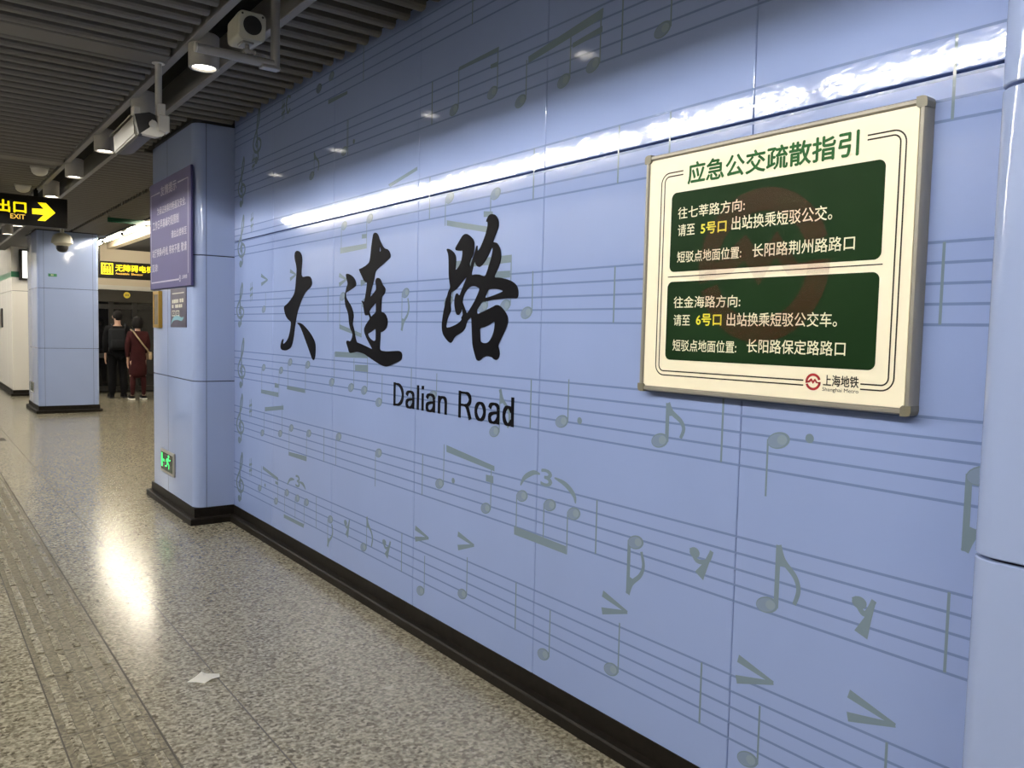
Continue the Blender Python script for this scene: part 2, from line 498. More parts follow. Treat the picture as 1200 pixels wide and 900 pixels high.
def plinth(name, path, closed):
    """dark stone skirting: upright slab with a low step in front, run along a path of (x, y); outside is to the right of travel"""
    prof = [(-0.02, FLOOR), (0.042, FLOOR), (0.042, FLOOR + 0.042), (0.036, FLOOR + 0.050), (0.004, FLOOR + 0.054), (0.004, 0.152), (-0.02, 0.152)]
    n = len(path)
    bm = bmesh.new()
    rings = []
    for i, p in enumerate(path):
        p = Vector(p)
        a = Vector(path[i - 1]) if (i > 0 or closed) else None
        b = Vector(path[(i + 1) % n]) if (i < n - 1 or closed) else None
        d1 = (p - a).normalized() if a is not None else None
        d2 = (b - p).normalized() if b is not None else None
        n1 = Vector((d1.y, -d1.x)) if d1 is not None else None
        n2 = Vector((d2.y, -d2.x)) if d2 is not None else None
        if n1 is None: q = n2
        elif n2 is None: q = n1
        else:
            q = (n1 + n2).normalized(); q = q / max(0.3, q.dot(n1))
        rings.append([bm.verts.new((p.x + q.x * o, p.y + q.y * o, z)) for o, z in prof])
    m = len(prof)
    for i in range(n if closed else n - 1):
        a, b = rings[i], rings[(i + 1) % n]
        for k in range(m):
            bm.faces.new((a[k], a[(k + 1) % m], b[(k + 1) % m], b[k]))
    if not closed:
        bm.faces.new(rings[0]); bm.faces.new(rings[-1][::-1])
    return struct(name, bm, M['base'])
JZ = [1.118, 2.072]
column('wall_pillar', 1.74, 2.64, 6.29, 7.62, [1.128, 2.086], 0.085, [('front', 1.828), ('side', 7.06)], M['enamel_column'])
column('wall_pillar', 1.74, 2.64, -0.62, 0.735, [1.115, 2.062], 0.060, [], M['enamel_column'])
column('wall_column', -1.00, -0.34, 13.2, 14.5, [1.12, 2.12], 0.05, [], M['enamel_column'])
column('wall_column', 1.745, 2.66, 15.35, 16.70, [1.12, 2.12], 0.05, [('front', 1.84), ('front', 2.57)], M['enamel_column'])
plinth('baseboard_right', [(1.74, -.62), (1.74, .735), (WX, .735), (WX, 6.29), (1.74, 6.29), (1.74, 7.62), (2.64, 7.62)][::-1], False)
plinth('baseboard_column', [(1.745, 15.35), (1.745, 16.70), (2.66, 16.70), (2.66, 15.35)][::-1], True)

# white block further along, with a green band
bm = bmesh.new()
for z0, z1 in ((0.15, 2.175), (2.183, 3.4)):
    box(bm, 1.73, 2.68, 19.2, 20.2, z0, z1, bevel=.004)
    for k in range(3): box(bm, 1.73, 2.68, 20.2 + 1.2 * k + .003, 21.4 + 1.2 * k, z0, z1, bevel=.004)
box(bm, 1.75, 2.66, 19.22, 23.8, FLOOR, 3.5, mi=1)
box(bm, 1.726, 2.684, 19.196, 23.8, 2.455, 2.57, mi=2)
struct('wall_back', bm, [M['cream_wall'], M['joint'], M['green_band']])
plinth('baseboard_back', [(1.73, 23.8), (1.73, 19.2), (2.68, 19.2)][:], False)
bm = bmesh.new(); box(bm, -5, 9, 24.0, 24.1, FLOOR, 3.6); box(bm, -5, 9, -6.1, -6.0, FLOOR, 3.6)
struct('wall_end', bm, M['cream_wall'])

# platform edge behind the viewer's side: bulkhead, header and screen glass
bm = bmesh.new(); box(bm, -1.25, -1.05, -6, 24, 3.05, 3.55)
bulk = struct('wall_left', bm, M['beige_dim'])
bm = bmesh.new(); box(bm, -1.22, -1.18, -6, 24, 2.25, 3.05); struct('trim_7', bm, M['cream_wall'], bulk)
bm = bmesh.new(); box(bm, -1.215, -1.195, -6, 24, FLOOR, 2.25); struct('window_1', bm, M['screen_glass'], bulk)
bm = bmesh.new()
for k in range(16): box(bm, -1.23, -1.17, -5.5 + 1.9 * k, -5.42 + 1.9 * k, FLOOR, 2.25)
struct('trim_8', bm, M['grey_metal'], bulk)

# beyond the pillar: bulkhead with tubes, lift front
bm = bmesh.new(); box(bm, 3.55, 3.70, 7.7, 19.5, 3.19, 3.55)
struct('trim_9', bm, M['beige'])
bm = bmesh.new(); box(bm, 3.70, 9, 7.7, 19.5, 3.19, 3.26)
struct('trim_10', bm, M['plenum'])
bm = bmesh.new(); box(bm, 6.0, 6.2, 6.3, 19.5, FLOOR, 3.5)
struct('wall_side', bm, M['cream_wall'])
LY = 19.5
bm = bmesh.new(); box(bm, 2.69, 9, LY, LY + .3, 2.28, 3.55)
lift = struct('wall_front', bm, M['beige'])
bm = bmesh.new(); box(bm, 2.69, 6, LY - .03, LY + .1, 2.30, 2.40, bevel=.006); struct('trim_11', bm, M['cream_wall'], lift)
bm = bmesh.new(); box(bm, 2.69, 6, LY - .06, LY + .1, 2.03, 2.30, bevel=.006); struct('trim_12', bm, M['header'], lift)
bm = bmesh.new(); box(bm, 2.69, 6, LY + .02, LY + .05, FLOOR, 2.03); door = struct('door_1', bm, M['door_glass'], lift)
bm = bmesh.new()
for x in (2.72, 3.62, 4.10, 4.95): box(bm, x - .05, x + .05, LY - .02, LY + .06, FLOOR, 2.03)
for z in (1.93, .12, 0.85): box(bm, 2.69, 6, LY - .012, LY + .055, z - .05, z + .05)
struct('trim_13', bm, M['door_frame'], door)

# ================================================================= PRINTED MUSIC ON THE WALL
WP = side_face(WX)
# measured on the wall: (distance along it, height); y in metres from the viewer
H= [(5.716,0.38,0.55,1),(5.393,0.343,0.514,1),(5.195,0.437,0.295,-1),(5.011,0.432,0.288,-1),(4.86,0.433,0.272,-1),(4.494,0.395,0.218,-1),(4.048,0.326,0.507,1),(3.417,0.249,0.436,1),(3.04,0.337,0.519,1),(2.442,0.254,0.449,1),(2.053,0.33,0.515,1),(1.452,0.261,0.444,1),(5.666,0.791,0.948,1),(5.32,0.826,1.034,1),(5.121,0.886,0.698,-1),(4.828,0.883,0.702,-1),(4.386,0.914,0.739,-1),(3.881,0.884,0.694,-1),(3.255,0.819,1.014,1),(2.866,0.773,0.969,1),(2.607,0.874,0.703,-1),(2.426,0.869,0.698,-1),(2.281,0.863,0.695,-1),(1.951,0.825,0.632,-1),(1.407,0.758,0.946,1),(5.643,1.264,1.078,-1),(5.309,1.261,1.074,-1),(5.147,1.324,1.14,-1),(4.853,1.32,1.136,-1),(4.492,1.231,1.413,1),(4.229,1.217,1.386,1),(4.062,1.213,1.418,1),(3.887,1.16,1.314,1),(3.332,1.238,1.349,1),(2.814,1.121,1.308,1),(2.367,1.211,1.378,1),(1.855,1.198,1.328,1),(1.392,1.254,1.082,-1),(0.83,1.237,1.048,-1),(5.645,1.679,1.798,1),(4.352,1.741,1.552,-1),(4.068,1.7,1.507,-1),(3.611,1.742,1.55,-1),(2.755,1.667,1.879,1),(2.92,1.663,1.877,1),(3.204,1.693,1.876,1),(2.607,1.635,1.804,1),(4.34,2.148,1.991,-1),(4.017,2.158,1.998,-1),(3.209,2.173,2.047,-1),(2.842,2.147,2.0,-1),(4.812,2.5,2.636,1),(4.348,2.575,2.747,1),(3.186,2.571,2.751,1),(2.883,2.582,2.755,1),(2.681,2.503,2.66,1),(2.41,2.522,2.686,1),(2.245,2.541,2.728,1),(1.906,2.573,2.699,1),(4.716,3.012,None,0),(4.532,3.041,None,0),(4.709,3.008,None,0)]
DOTS= [(5.605,0.42),(3.134,0.853),(2.263,1.224),(1.291,1.272),(4.224,2.608),(3.093,2.264)]
BARS= [(7,4.704),(7,3.613),(7,2.633),(7,1.641),(7,1.025),(6,4.596),(6,3.416),(6,2.154),(6,0.891),(5,3.54),(5,2.564),(5,1.596),(4,4.554),(4,2.097),(4,0.95),(3,3.389),(3,2.581),(3,2.097),(3,1.857),(3,0.948),(2,3.38),(2,3.382),(2,2.098),(2,4.3),(1,4.114),(1,3.048)]
BEAMS= [[(5.652,0.553),(5.352,0.514),(5.352,0.491),(5.652,0.528)],[(5.406,0.485),(5.352,0.482),(5.352,0.462),(5.405,0.465)],[(5.244,0.281),(4.9,0.283),(4.9,0.257),(5.244,0.256)],[(5.615,0.982),(5.26,1.024),(5.26,0.996),(5.615,0.952)],[(5.165,0.721),(4.865,0.731),(4.864,0.698),(5.164,0.696)],[(3.199,1.014),(2.807,0.97),(2.806,0.947),(3.197,0.981)],[(2.87,0.923),(2.814,0.925),(2.812,0.892),(2.869,0.894)],[(2.657,0.737),(2.322,0.727),(2.32,0.695),(2.655,0.701)],[(5.693,1.104),(5.355,1.106),(5.355,1.074),(5.692,1.077)],[(5.425,1.168),(5.352,1.165),(5.352,1.137),(5.424,1.136)],[(5.199,1.165),(4.896,1.161),(4.896,1.136),(5.199,1.139)],[(4.448,1.417),(4.02,1.422),(4.019,1.393),(4.447,1.385)],[(4.179,1.351),(4.018,1.355),(4.017,1.317),(4.178,1.315)],[(4.389,2.024),(4.055,2.025),(4.054,1.998),(4.388,1.991)],[(4.111,2.08),(4.056,2.078),(4.055,2.054),(4.111,2.056)],[(4.388,1.579),(4.106,1.53),(4.105,1.507),(4.388,1.552)],[(3.231,2.072),(2.858,2.005),(2.857,1.979),(3.23,2.047)],[(2.929,2.082),(2.86,2.073),(2.859,2.054),(2.928,2.056)],[(3.166,1.876),(2.721,1.879),(2.72,1.847),(3.165,1.842)],[(2.893,1.815),(2.725,1.813),(2.724,1.785),(2.892,1.783)],[(3.81,2.314),(3.512,2.362),(3.511,2.344),(3.79,2.298)],[(3.15,2.755),(2.84,2.765),(2.842,2.746),(3.149,2.738)],[(2.9,2.704),(2.845,2.705),(2.844,2.684),(2.899,2.687)],[(2.635,2.671),(2.197,2.733),(2.201,2.697),(2.634,2.644)],[(2.362,2.651),(2.2,2.67),(2.199,2.647),(2.362,2.633)],[(4.574,2.913),(4.313,2.907),(4.313,2.889),(4.574,2.886)]]
ACC= [[(3.477,0.557),(3.346,0.532),(3.476,0.499)],[(3.086,0.61),(2.951,0.586),(3.083,0.546)],[(2.109,0.598),(1.98,0.565),(2.11,0.532)],[(1.501,0.562),(1.373,0.531),(1.505,0.494)],[(1.137,0.589),(1.005,0.554),(1.137,0.524)],[(5.7,1.922),(5.568,1.884),(5.695,1.857)],[(5.156,1.928),(5.053,1.899),(5.155,1.871)],[(4.401,1.868),(4.303,1.838),(4.4,1.81)],[(4.119,1.815),(4.036,1.822),(4.118,1.803)]]
RESTS= [[(4.301,0.434),(4.225,0.446),(4.265,0.342)],[(3.823,0.424),(3.731,0.429),(3.782,0.338)],[(1.707,0.867),(1.614,0.871),(1.667,0.779)],[(1.14,0.863),(1.075,0.864),(1.113,0.761)]]
CLEF= [[(6.095,0.593),(6.185,0.202)],[(6.097,1.043),(6.183,0.781)],[(6.074,1.468),(6.15,1.087)],[(6.115,1.884),(6.173,1.553)],[(6.092,2.389),(6.142,2.121)],[(6.094,2.818),(6.131,2.456)],[(5.781,3.112),(5.79,2.838)]]
SHARP= [(5.909,0.504),(5.912,0.948),(5.901,1.81),(5.893,2.315),(5.865,2.741),(5.291,3.004)]
ARC= [[(2.619,0.917),(2.592,0.954),(2.536,0.983),(2.492,0.984)],[(2.401,0.983),(2.335,0.968),(2.284,0.935),(2.273,0.904)],[(2.451,1.008),(2.448,0.941)],[(5.186,0.493),(5.146,0.531),(5.106,0.545),(5.063,0.548)],[(4.98,0.546),(4.929,0.544),(4.895,0.531),(4.876,0.512)],[(5.005,0.584),(5.004,0.508)]]
# outlines of the brush characters in millimetres (along the wall, height)
DA = [[(5042,2052),(5069,2042),(5077,2020),(5068,1993),(5050,1967),(5038,1936),(5040,1902),(5048,1868),(5054,1829),(5065,1791),(5087,1766),(5139,1736),(5196,1711),(5243,1698),(5255,1688),(5247,1663),(5223,1631),(5183,1607),(5130,1593),(5132,1565),(5145,1530),(5170,1490),(5197,1468),(5235,1449),(5268,1441),(5273,1452),(5259,1473),(5278,1475),(5302,1452),(5316,1424),(5306,1407),(5275,1399),(5215,1399),(5157,1411),(5123,1425),(5100,1456),(5087,1487),(5070,1540),(5050,1592),(5040,1618),(5018,1661),(4981,1703),(4939,1745),(4896,1778),(4854,1795),(4813,1809),(4790,1829),(4799,1858),(4820,1875),(4856,1881),(4909,1879),(4941,1879),(4960,1890),(4963,1915),(4955,1949),(4949,1982),(4954,2012),(4980,2037),(5009,2048)],[(5030,1586),(4990,1587),(4936,1577),(4871,1550),(4808,1519),(4759,1485),(4734,1457),(4730,1420),(4737,1370),(4757,1351),(4780,1361),(4816,1400),(4854,1441),(4902,1491),(4942,1533),(4979,1565)]]
LIAN = [[(3950,2076),(3930,2072),(3912,2059),(3899,2038),(3880,2016),(3852,1990),(3831,1981),(3807,1977),(3788,1965),(3773,1946),(3775,1933),(3796,1923),(3838,1907),(3886,1890),(3924,1876),(3941,1865),(3948,1844),(3958,1817),(3972,1795),(3984,1772),(3996,1744),(3999,1728),(3961,1748),(3927,1768),(3930,1789),(3937,1807),(3935,1821),(3923,1830),(3904,1831),(3884,1824),(3869,1809),(3854,1791),(3833,1779),(3822,1765),(3829,1749),(3843,1738),(3862,1730),(3866,1705),(3868,1673),(3870,1648),(3841,1645),(3816,1632),(3797,1609),(3794,1587),(3805,1564),(3828,1550),(3852,1542),(3874,1540),(3874,1513),(3877,1476),(3879,1442),(3816,1438),(3741,1442),(3668,1446),(3645,1440),(3633,1427),(3638,1405),(3657,1393),(3720,1377),(3766,1364),(3804,1357),(3842,1359),(3901,1372),(3961,1388),(4013,1402),(4054,1415),(4096,1421),(4150,1424),(4193,1420),(4237,1414),(4254,1420),(4271,1447),(4292,1474),(4285,1484),(4270,1486),(4250,1481),(4233,1485),(4217,1502),(4209,1522),(4218,1536),(4240,1555),(4254,1580),(4261,1604),(4266,1634),(4282,1658),(4305,1683),(4313,1703),(4318,1728),(4316,1752),(4301,1777),(4296,1791),(4282,1805),(4280,1817),(4296,1840),(4305,1865),(4294,1871),(4270,1868),(4242,1861),(4209,1848),(4183,1828),(4172,1809),(4175,1797),(4202,1788),(4245,1777),(4281,1767),(4299,1764),(4306,1752),(4300,1732),(4266,1707),(4232,1682),(4209,1653),(4200,1624),(4208,1599),(4213,1580),(4196,1556),(4185,1532),(4173,1503),(4160,1479),(4130,1475),(4055,1462),(3993,1450),(3963,1446),(3978,1457),(4004,1478),(4036,1505),(4057,1529),(4066,1545),(4064,1559),(4048,1576),(4023,1595),(3998,1611),(4004,1622),(4016,1633),(4034,1629),(4054,1630),(4065,1645),(4073,1666),(4080,1692),(4107,1714),(4070,1704),(4062,1718),(4052,1746),(4043,1778),(4035,1810),(4054,1812),(4075,1822),(4102,1849),(4129,1876),(4138,1889),(4108,1892),(4056,1903),(4016,1917),(4006,1931),(3997,1967),(3990,2008),(3979,2044),(3969,2071)],[(3894,2003),(3887,1992),(3876,1973),(3898,1967),(3896,1988)],[(4009,1649),(3989,1667),(3959,1683),(3930,1699),(3927,1674),(3928,1646),(3963,1632),(3984,1621),(3996,1635)],[(3928,1558),(3951,1551),(3986,1539),(4024,1529),(4010,1513),(3985,1499),(3949,1490),(3926,1494),(3925,1526)]]
LU = [[(3221,1938),(3208,1938),(3183,1930),(3163,1919),(3146,1902),(3141,1885),(3144,1854),(3146,1835),(3128,1841),(3109,1857),(3095,1878),(3088,1903),(3087,1922),(3103,1921),(3127,1923),(3144,1926),(3150,1935),(3136,1949),(3109,1973),(3090,1989),(3070,1995),(3051,1993),(3028,1982),(3006,1967),(2995,1950),(2994,1922),(3000,1897),(3020,1878),(3031,1861),(3024,1839),(3009,1871),(2989,1905),(2975,1936),(2969,1934),(2970,1912),(2958,1914),(2940,1931),(2923,1955),(2906,1982),(2894,2010),(2893,2026),(2897,2035),(2905,2032),(2903,2041),(2894,2053),(2880,2062),(2862,2063),(2841,2058),(2823,2044),(2812,2024),(2813,2002),(2828,1980),(2844,1957),(2852,1941),(2840,1940),(2822,1936),(2805,1921),(2792,1900),(2789,1876),(2795,1852),(2811,1825),(2828,1805),(2838,1789),(2796,1787),(2755,1780),(2714,1770),(2688,1758),(2671,1745),(2663,1727),(2663,1704),(2672,1695),(2698,1697),(2738,1698),(2793,1695),(2848,1692),(2891,1688),(2924,1687),(2942,1670),(2963,1650),(2961,1631),(2926,1639),(2876,1653),(2840,1663),(2820,1670),(2802,1670),(2778,1660),(2750,1640),(2732,1619),(2729,1599),(2737,1579),(2753,1555),(2779,1522),(2798,1495),(2788,1477),(2784,1459),(2790,1443),(2807,1432),(2825,1435),(2839,1443),(2868,1448),(2890,1447),(2911,1440),(2926,1429),(2944,1423),(2959,1428),(2972,1450),(2987,1480),(2994,1501),(2998,1539),(3002,1578),(3005,1607),(3009,1618),(3037,1603),(3048,1586),(3055,1569),(3074,1553),(3102,1542),(3129,1533),(3149,1521),(3161,1506),(3175,1497),(3194,1503),(3219,1518),(3241,1535),(3252,1556),(3255,1585),(3249,1616),(3242,1643),(3232,1670),(3225,1697),(3208,1725),(3203,1738),(3190,1751),(3186,1760),(3195,1787),(3201,1813),(3203,1857),(3205,1893),(3210,1915),(3223,1932)],[(2990,1869),(2978,1852),(2966,1843),(2951,1839),(2937,1844),(2912,1859),(2884,1886),(2860,1917),(2853,1921),(2851,1904),(2862,1872),(2882,1832),(2904,1795),(2932,1802),(2954,1807),(2984,1809),(3014,1805),(3004,1836)],[(3046,1804),(3067,1792),(3098,1772),(3129,1751),(3157,1739),(3177,1735),(3184,1696),(3181,1669),(3178,1647),(3198,1625),(3213,1598),(3219,1576),(3212,1569),(3179,1572),(3135,1583),(3103,1594),(3084,1607),(3089,1616),(3075,1629),(3079,1642),(3086,1662),(3095,1638),(3113,1627),(3129,1631),(3141,1651),(3149,1680),(3147,1708),(3137,1725),(3126,1729),(3116,1721),(3105,1718),(3096,1733),(3074,1763)],[(3083,1687),(3076,1711),(3061,1732),(3035,1751),(3005,1758),(2974,1755),(2944,1744),(2958,1721),(2980,1692),(3009,1663),(3038,1637),(3048,1637),(3062,1659),(3077,1679)],[(2879,1738),(2843,1741),(2808,1738),(2780,1732),(2767,1728),(2794,1721),(2835,1712),(2906,1700),(2892,1719)],[(2939,1570),(2901,1574),(2859,1587),(2828,1601),(2824,1591),(2829,1558),(2843,1533),(2863,1512),(2884,1504),(2910,1504),(2932,1510),(2935,1540)]]

def Y(p): return (-p[0], p[1])
bm = bmesh.new()
STAVES = {1: 2.917, 2: 2.541, 3: 2.092, 4: 1.595, 5: 1.161, 6: .736, 7: .297}
SP = 0.0508
for k, z in STAVES.items():
    for i in range(5):
        h = z + i * SP
        if h < 3.1: poly(bm, WP, [(-6.285, h - .0037), (-0.7, h - .0037), (-0.7, h + .0037), (-6.285, h + .0037)], 0.0004, mi=0)
def ell(cu, cv, a, b, t, n0, mi, n=22):
    c, s = math.cos(t), math.sin(t)
    poly(bm, WP, [(cu + a * math.cos(q) * c - b * math.sin(q) * s, cv + a * math.cos(q) * s + b * math.sin(q) * c) for q in (2 * PI * k / n for k in range(n))], n0, mi=mi)
def notehead(u, v, a=.039, b=.0245):
    ell(u, v, a, b, .28, .0007, 1)
    ell(u - .003, v - .001, a * .86, b * .82, .28, .0009, 2)
    ell(u + .012, v + .003, a * .42, b * .58, .28, .0011, 3)
def stem(u, v0, v1, w=.0065): poly(bm, WP, [(u - w / 2, v0), (u + w / 2, v0), (u + w / 2, v1), (u - w / 2, v1)], .0006, mi=1)
FLAG = {(4.494, -1), (4.048, 1), (1.951, -1), (1.407, 1), (2.814, 1), (1.855, 1), (.83, -1), (3.611, -1), (4.812, 1)}
for y, z, e, s in H:
    u = -y
    notehead(u, z)
    if s:
        us = u + .036 * s
        w = .016 if (y, s) in FLAG and y < 2 else .0065
        if w > .01: us = u + .031 * s
        stem(us, z, e, w)
        if (y, s) in FLAG:
            d = -s
            L = abs(e - z)
            fl = smooth_line([(us, e), (us + .018, e + d * .22 * L), (us + .058, e + d * .42 * L), (us + .072, e + d * .62 * L), (us + .060, e + d * .86 * L)], 5)
            n = len(fl)
            strip(bm, WP, fl, 0, .0008, 1, taper=[.020 - .008 * i / n for i in range(n)])
            poly(bm, WP, [(us, e + d * .02), (us + .03, e + d * .30 * L), (us, e + d * .34 * L)][::(1 if d > 0 else -1)], .00085, mi=1)
for y, z in DOTS: ell(-y, z, .0135, .0135, 0, .0007, 1)
for k, y in BARS:
    top = min(STAVES[k] + 4 * SP, 3.1)
    stem(-y, STAVES[k], top, .0075)
for q in BEAMS: poly(bm, WP, [Y(p) for p in q], .0008, mi=1)
for a, b, c in ACC:
    for p, q, w0, w1, d in ((a, b, .026, .010, .0008), (c, b, .026, .012, .0010)): strip(bm, WP, [Y(p), Y(q)], 0, d, 1, taper=[w0, w1])
for a, b, c in RESTS:
    ua, ub, uc = -a[0], -b[0], -c[0]
    ell(ua + .020, a[1] - .016, .021, .017, 0, .0007, 1)
    strip(bm, WP, smooth_line([(ua + .004, a[1] - .004), (ua + .03, a[1] - .040), (ub - .02, b[1] - .036), (ub - .004, b[1])], 5), .015, .0008, 1)
    strip(bm, WP, [(ub - .006, b[1] - .005), ((ub + uc) / 2, (b[1] + c[1]) / 2 - .004), (uc + .002, c[1])], 0, .00085, 1, taper=[.013, .020, .040])
for (y0, z0), (y1, z1) in CLEF:
    u = -(y0 + y1) / 2; t = z0; b = z1; h = t - b
    if h < .3: h = .385; b = t - h
    g = lambda a, f: (u + a * 1.6, b + h * f)
    strip(bm, WP, smooth_line([g(-.012, .03), g(-.028, .06), g(-.014, .10), g(.010, .07), g(.004, .30), g(-.006, .60), g(.004, .82), g(.018, .93), g(.026, .98), g(.030, .88), g(.014, .70), g(-.030, .52), g(-.052, .38), g(-.034, .24), g(.006, .20), g(.040, .27), g(.042, .38), g(.008, .44), g(-.018, .36), g(-.006, .29)], 5), .022, .0008, 1)
    ell(u - .022, b + h * .05, .030, .024, 0, .0009, 1)
for y, z in SHARP:
    for a in (-.014, .014): stem(-y + a, z - .068 + a * .3, z + .068 + a * .3, .009)
    for a in (-.022, .022): strip(bm, WP, [(-y - .030, z + a - .008), (-y + .030, z + a + .008)], .018, .0008, 1)
for a in ARC:
    if len(a) == 4:
        q = smooth_line([Y(p) for p in a], 5); n = len(q) - 1
        strip(bm, WP, q, 0, .0008, 1, taper=[.006 + .016 * math.sin(PI * i / n) for i in range(n + 1)])
q = smooth_line([(-5.291 + .10 + .03, 3.055), (-5.291 + .08, 3.07), (-5.291 + .055, 3.02), (-5.291 + .08, 2.965), (-5.291 + .12, 2.985)], 5)
strip(bm, WP, q, .018, .0008, 1)
o = obj('printed_music_mural', bm, [M['staff'], M['note'], M['note_in'], M['note_lite']], wall)
o['kind'] = 'structure'
for a in ARC:
    if len(a) == 2:
        (y0, z0), (y1, z1) = a
        o = text('triplet_numeral', '3', WP, -y0 - .035, -y0 + .035, z1, z0, .0009, M['note'], wall, bold=.03)
        o['kind'] = 'structure'

# station name in brush writing
def chaikin(L, n=2):
    for _ in range(n):
        q = []
        for i in range(len(L)):
            a, b = L[i], L[(i + 1) % len(L)]
            q.append((a[0] * .8 + b[0] * .2, a[1] * .8 + b[1] * .2)); q.append((a[0] * .2 + b[0] * .8, a[1] * .2 + b[1] * .8))
        L = q
    return L
def brush(loops, label):
    L = [chaikin([(-a / 1000, b / 1000) for a, b in lp]) for lp in loops]
    o = filled('calligraphy_character', L, WP, .0013, .003, M['black'])
    tag(o, label, 'character', 'brush characters of the station name')
brush(DA, 'black brush-written character of two strokes, nearest the pillar, meaning big')
brush(LIAN, 'black brush-written middle character with a sweeping bottom stroke on the blue wall')
brush(LU, 'black brush-written character nearest the green notice board, meaning road')
def word(letters, y0, y1, z0, z1, label):
    """condensed grotesque letters drawn as strokes; unit = cap height"""
    t = thing('station_name_word', label, 'lettering', (WX, (y0 + y1) / 2, z0), 'printed station name')
    W_ = .098
    def bowl(cx, cy, a, b, a0, a1, n=20): return [(cx + a * math.cos(math.radians(a0 + (a1 - a0) * i / n)), cy + b * math.sin(math.radians(a0 + (a1 - a0) * i / n))) for i in range(n + 1)]
    A_ = [[(.39, .0), (.39, .50)], smooth_line([(.39, .50), (.36, .63), (.23, .69), (.09, .65), (.03, .53)], 5), smooth_line([(.39, .40), (.20, .37), (.07, .31), (.03, .18), (.08, .06), (.20, .035), (.32, .09), (.39, .22)], 5)]
    G = {'D': (.60, [[(.0625, 0), (.0625, 1)], [(.0625, .94)] + bowl(.20, .50, .335, .44, 90, -90) + [(.0625, .06)]]),
         'l': (.125, [[(.0625, 0), (.0625, 1)]]), 'i': (.125, [[(.0625, 0), (.0625, .70)], [(.0625, .86), (.0625, 1)]]),
         'a': (.45, A_), 'n': (.45, [[(.0625, 0), (.0625, .70)], smooth_line([(.0625, .46), (.12, .60), (.24, .655), (.35, .60), (.388, .46)], 5) + [(.388, 0)]]),
         'R': (.62, [[(.0625, 0), (.0625, 1)], [(.0625, .94), (.34, .94)] + bowl(.34, .715, .20, .225, 90, -90) + [(.0625, .49)], smooth_line([(.32, .49), (.42, .40), (.56, .0)], 5)]),
         'o': (.50, [bowl(.25, .35, .19, .30, 0, 370, 30)]), 'd': (.45, [[(.388, 0), (.388, 1)], bowl(.215, .35, .165, .30, 30, 330, 26)])}
    gap = .125
    tot = sum(G[c][0] for c in letters) + gap * (len(letters) - 1)
    u = -y0; k = (y0 - y1) / tot; h = z1 - z0
    for c in letters:
        w, ss = G[c]
        bm = bmesh.new()
        for i, s in enumerate(ss):
            q = [(u + a * k, z0 + b * h) for a, b in s]
            L, R = [], []
            for n in range(len(q)):
                a = Vector(q[max(n - 1, 0)]); b = Vector(q[min(n + 1, len(q) - 1)]); d = (b - a).normalized()
                hw = W_ / 2 * (k * abs(d.y) + h * .86 * abs(d.x)); p = Vector((-d.y, d.x))
                L.append(Vector(q[n]) + p * hw); R.append(Vector(q[n]) - p * hw)
            n0 = .0013 + .00002 * i
            for n in range(len(q) - 1):
                poly(bm, WP, [tuple(L[n]), tuple(L[n + 1]), tuple(R[n + 1]), tuple(R[n])], .0004, n0 + .002)
        obj('letter', bm, M['black'], t)
        u += (w + gap) * k
word('Dalian', 3.722, 3.198, 1.157, 1.280, 'black printed Latin word on the blue wall, reading Dalian')
word('Road', 3.101, 2.674, 1.155, 1.280, 'black printed Latin word on the blue wall, reading Road')

# ================================================================= EVACUATION NOTICE BOARD
SX = WX - 0.036                                     # printed face
SP_ = side_face(SX)
t = thing('notice_board', 'cream and green notice board in an aluminium frame, bus directions on two green panels', 'notice board', (WX, 1.456, 1.364))
def U(y): return -y
bm = bmesh.new(); box(bm, SX, WX - .001, 1.010, 1.905, 1.384, 2.133)
obj('board', bm, M['cream'], t)
def rail(bm, pl, a, b, w, h):
    """half-round extrusion from a to b on a plane (u,v), w wide, h high"""
    a = Vector(a); b = Vector(b); d = (b - a).normalized(); q = Vector((-d.y, d.x))
    A, B = [], []
    for k in range(9):
        an = PI * k / 8
        off = q * (math.cos(an) * w / 2); n = -0.034 + (h + .034) * min(1, (math.sin(an) * 1.25)) if 0 < k < 8 else -.034
        A.append(bm.verts.new(pl(a.x + off.x, a.y + off.y, n))); B.append(bm.verts.new(pl(b.x + off.x, b.y + off.y, n)))
    for k in range(9):
        j = (k + 1) % 9
        bm.faces.new((A[k], A[j], B[j], B[k]))
    bm.faces.new(A); bm.faces.new(B[::-1])
uL, uR, vB, vT = -1.914, -1.000, 1.375, 2.142
for a, b in (((uL + .012, vT), (uR - .012, vT)), ((uL + .012, vB), (uR - .012, vB)), ((uL, vB + .012), (uL, vT - .012)), ((uR, vB + .012), (uR, vT - .012))):
    bm = bmesh.new(); rail(bm, SP_, a, b, .021, .006)
    obj('frame_rail', bm, M['alu'], t, smooth=True, sharp=50)
for a in (uL, uR):
    for b in (vB, vT):
        bm = bmesh.new()
        s, r = (1 if a == uR else -1), (1 if b == vT else -1)
        poly(bm, SP_, [(a + x * s, b + y * r) for x, y in ((-.016, -.011), (-.011, -.016), (.011, -.016), (.0115, -.002), (.0095, .006), (.006, .0095), (-.002, .0115), (-.016, .011))], -.034, .008)
        obj('corner_cap', bm, M['alu_cap'], t)
for u0, u1, v0, v1 in ((-1.806, -1.089, 1.761, 2.016), (-1.8115, -1.0905, 1.475, 1.7295)):
    bm = bmesh.new(); poly(bm, SP_, rrect(u0, u1, v0, v1, .020, 8), .0006)
    obj('green_panel', bm, M['board_green'], t)
text('title', '应急公交疏散指引', SP_, -1.741, -1.166, 2.037, 2.103, .0008, M['title_green'], t, bold=.026)
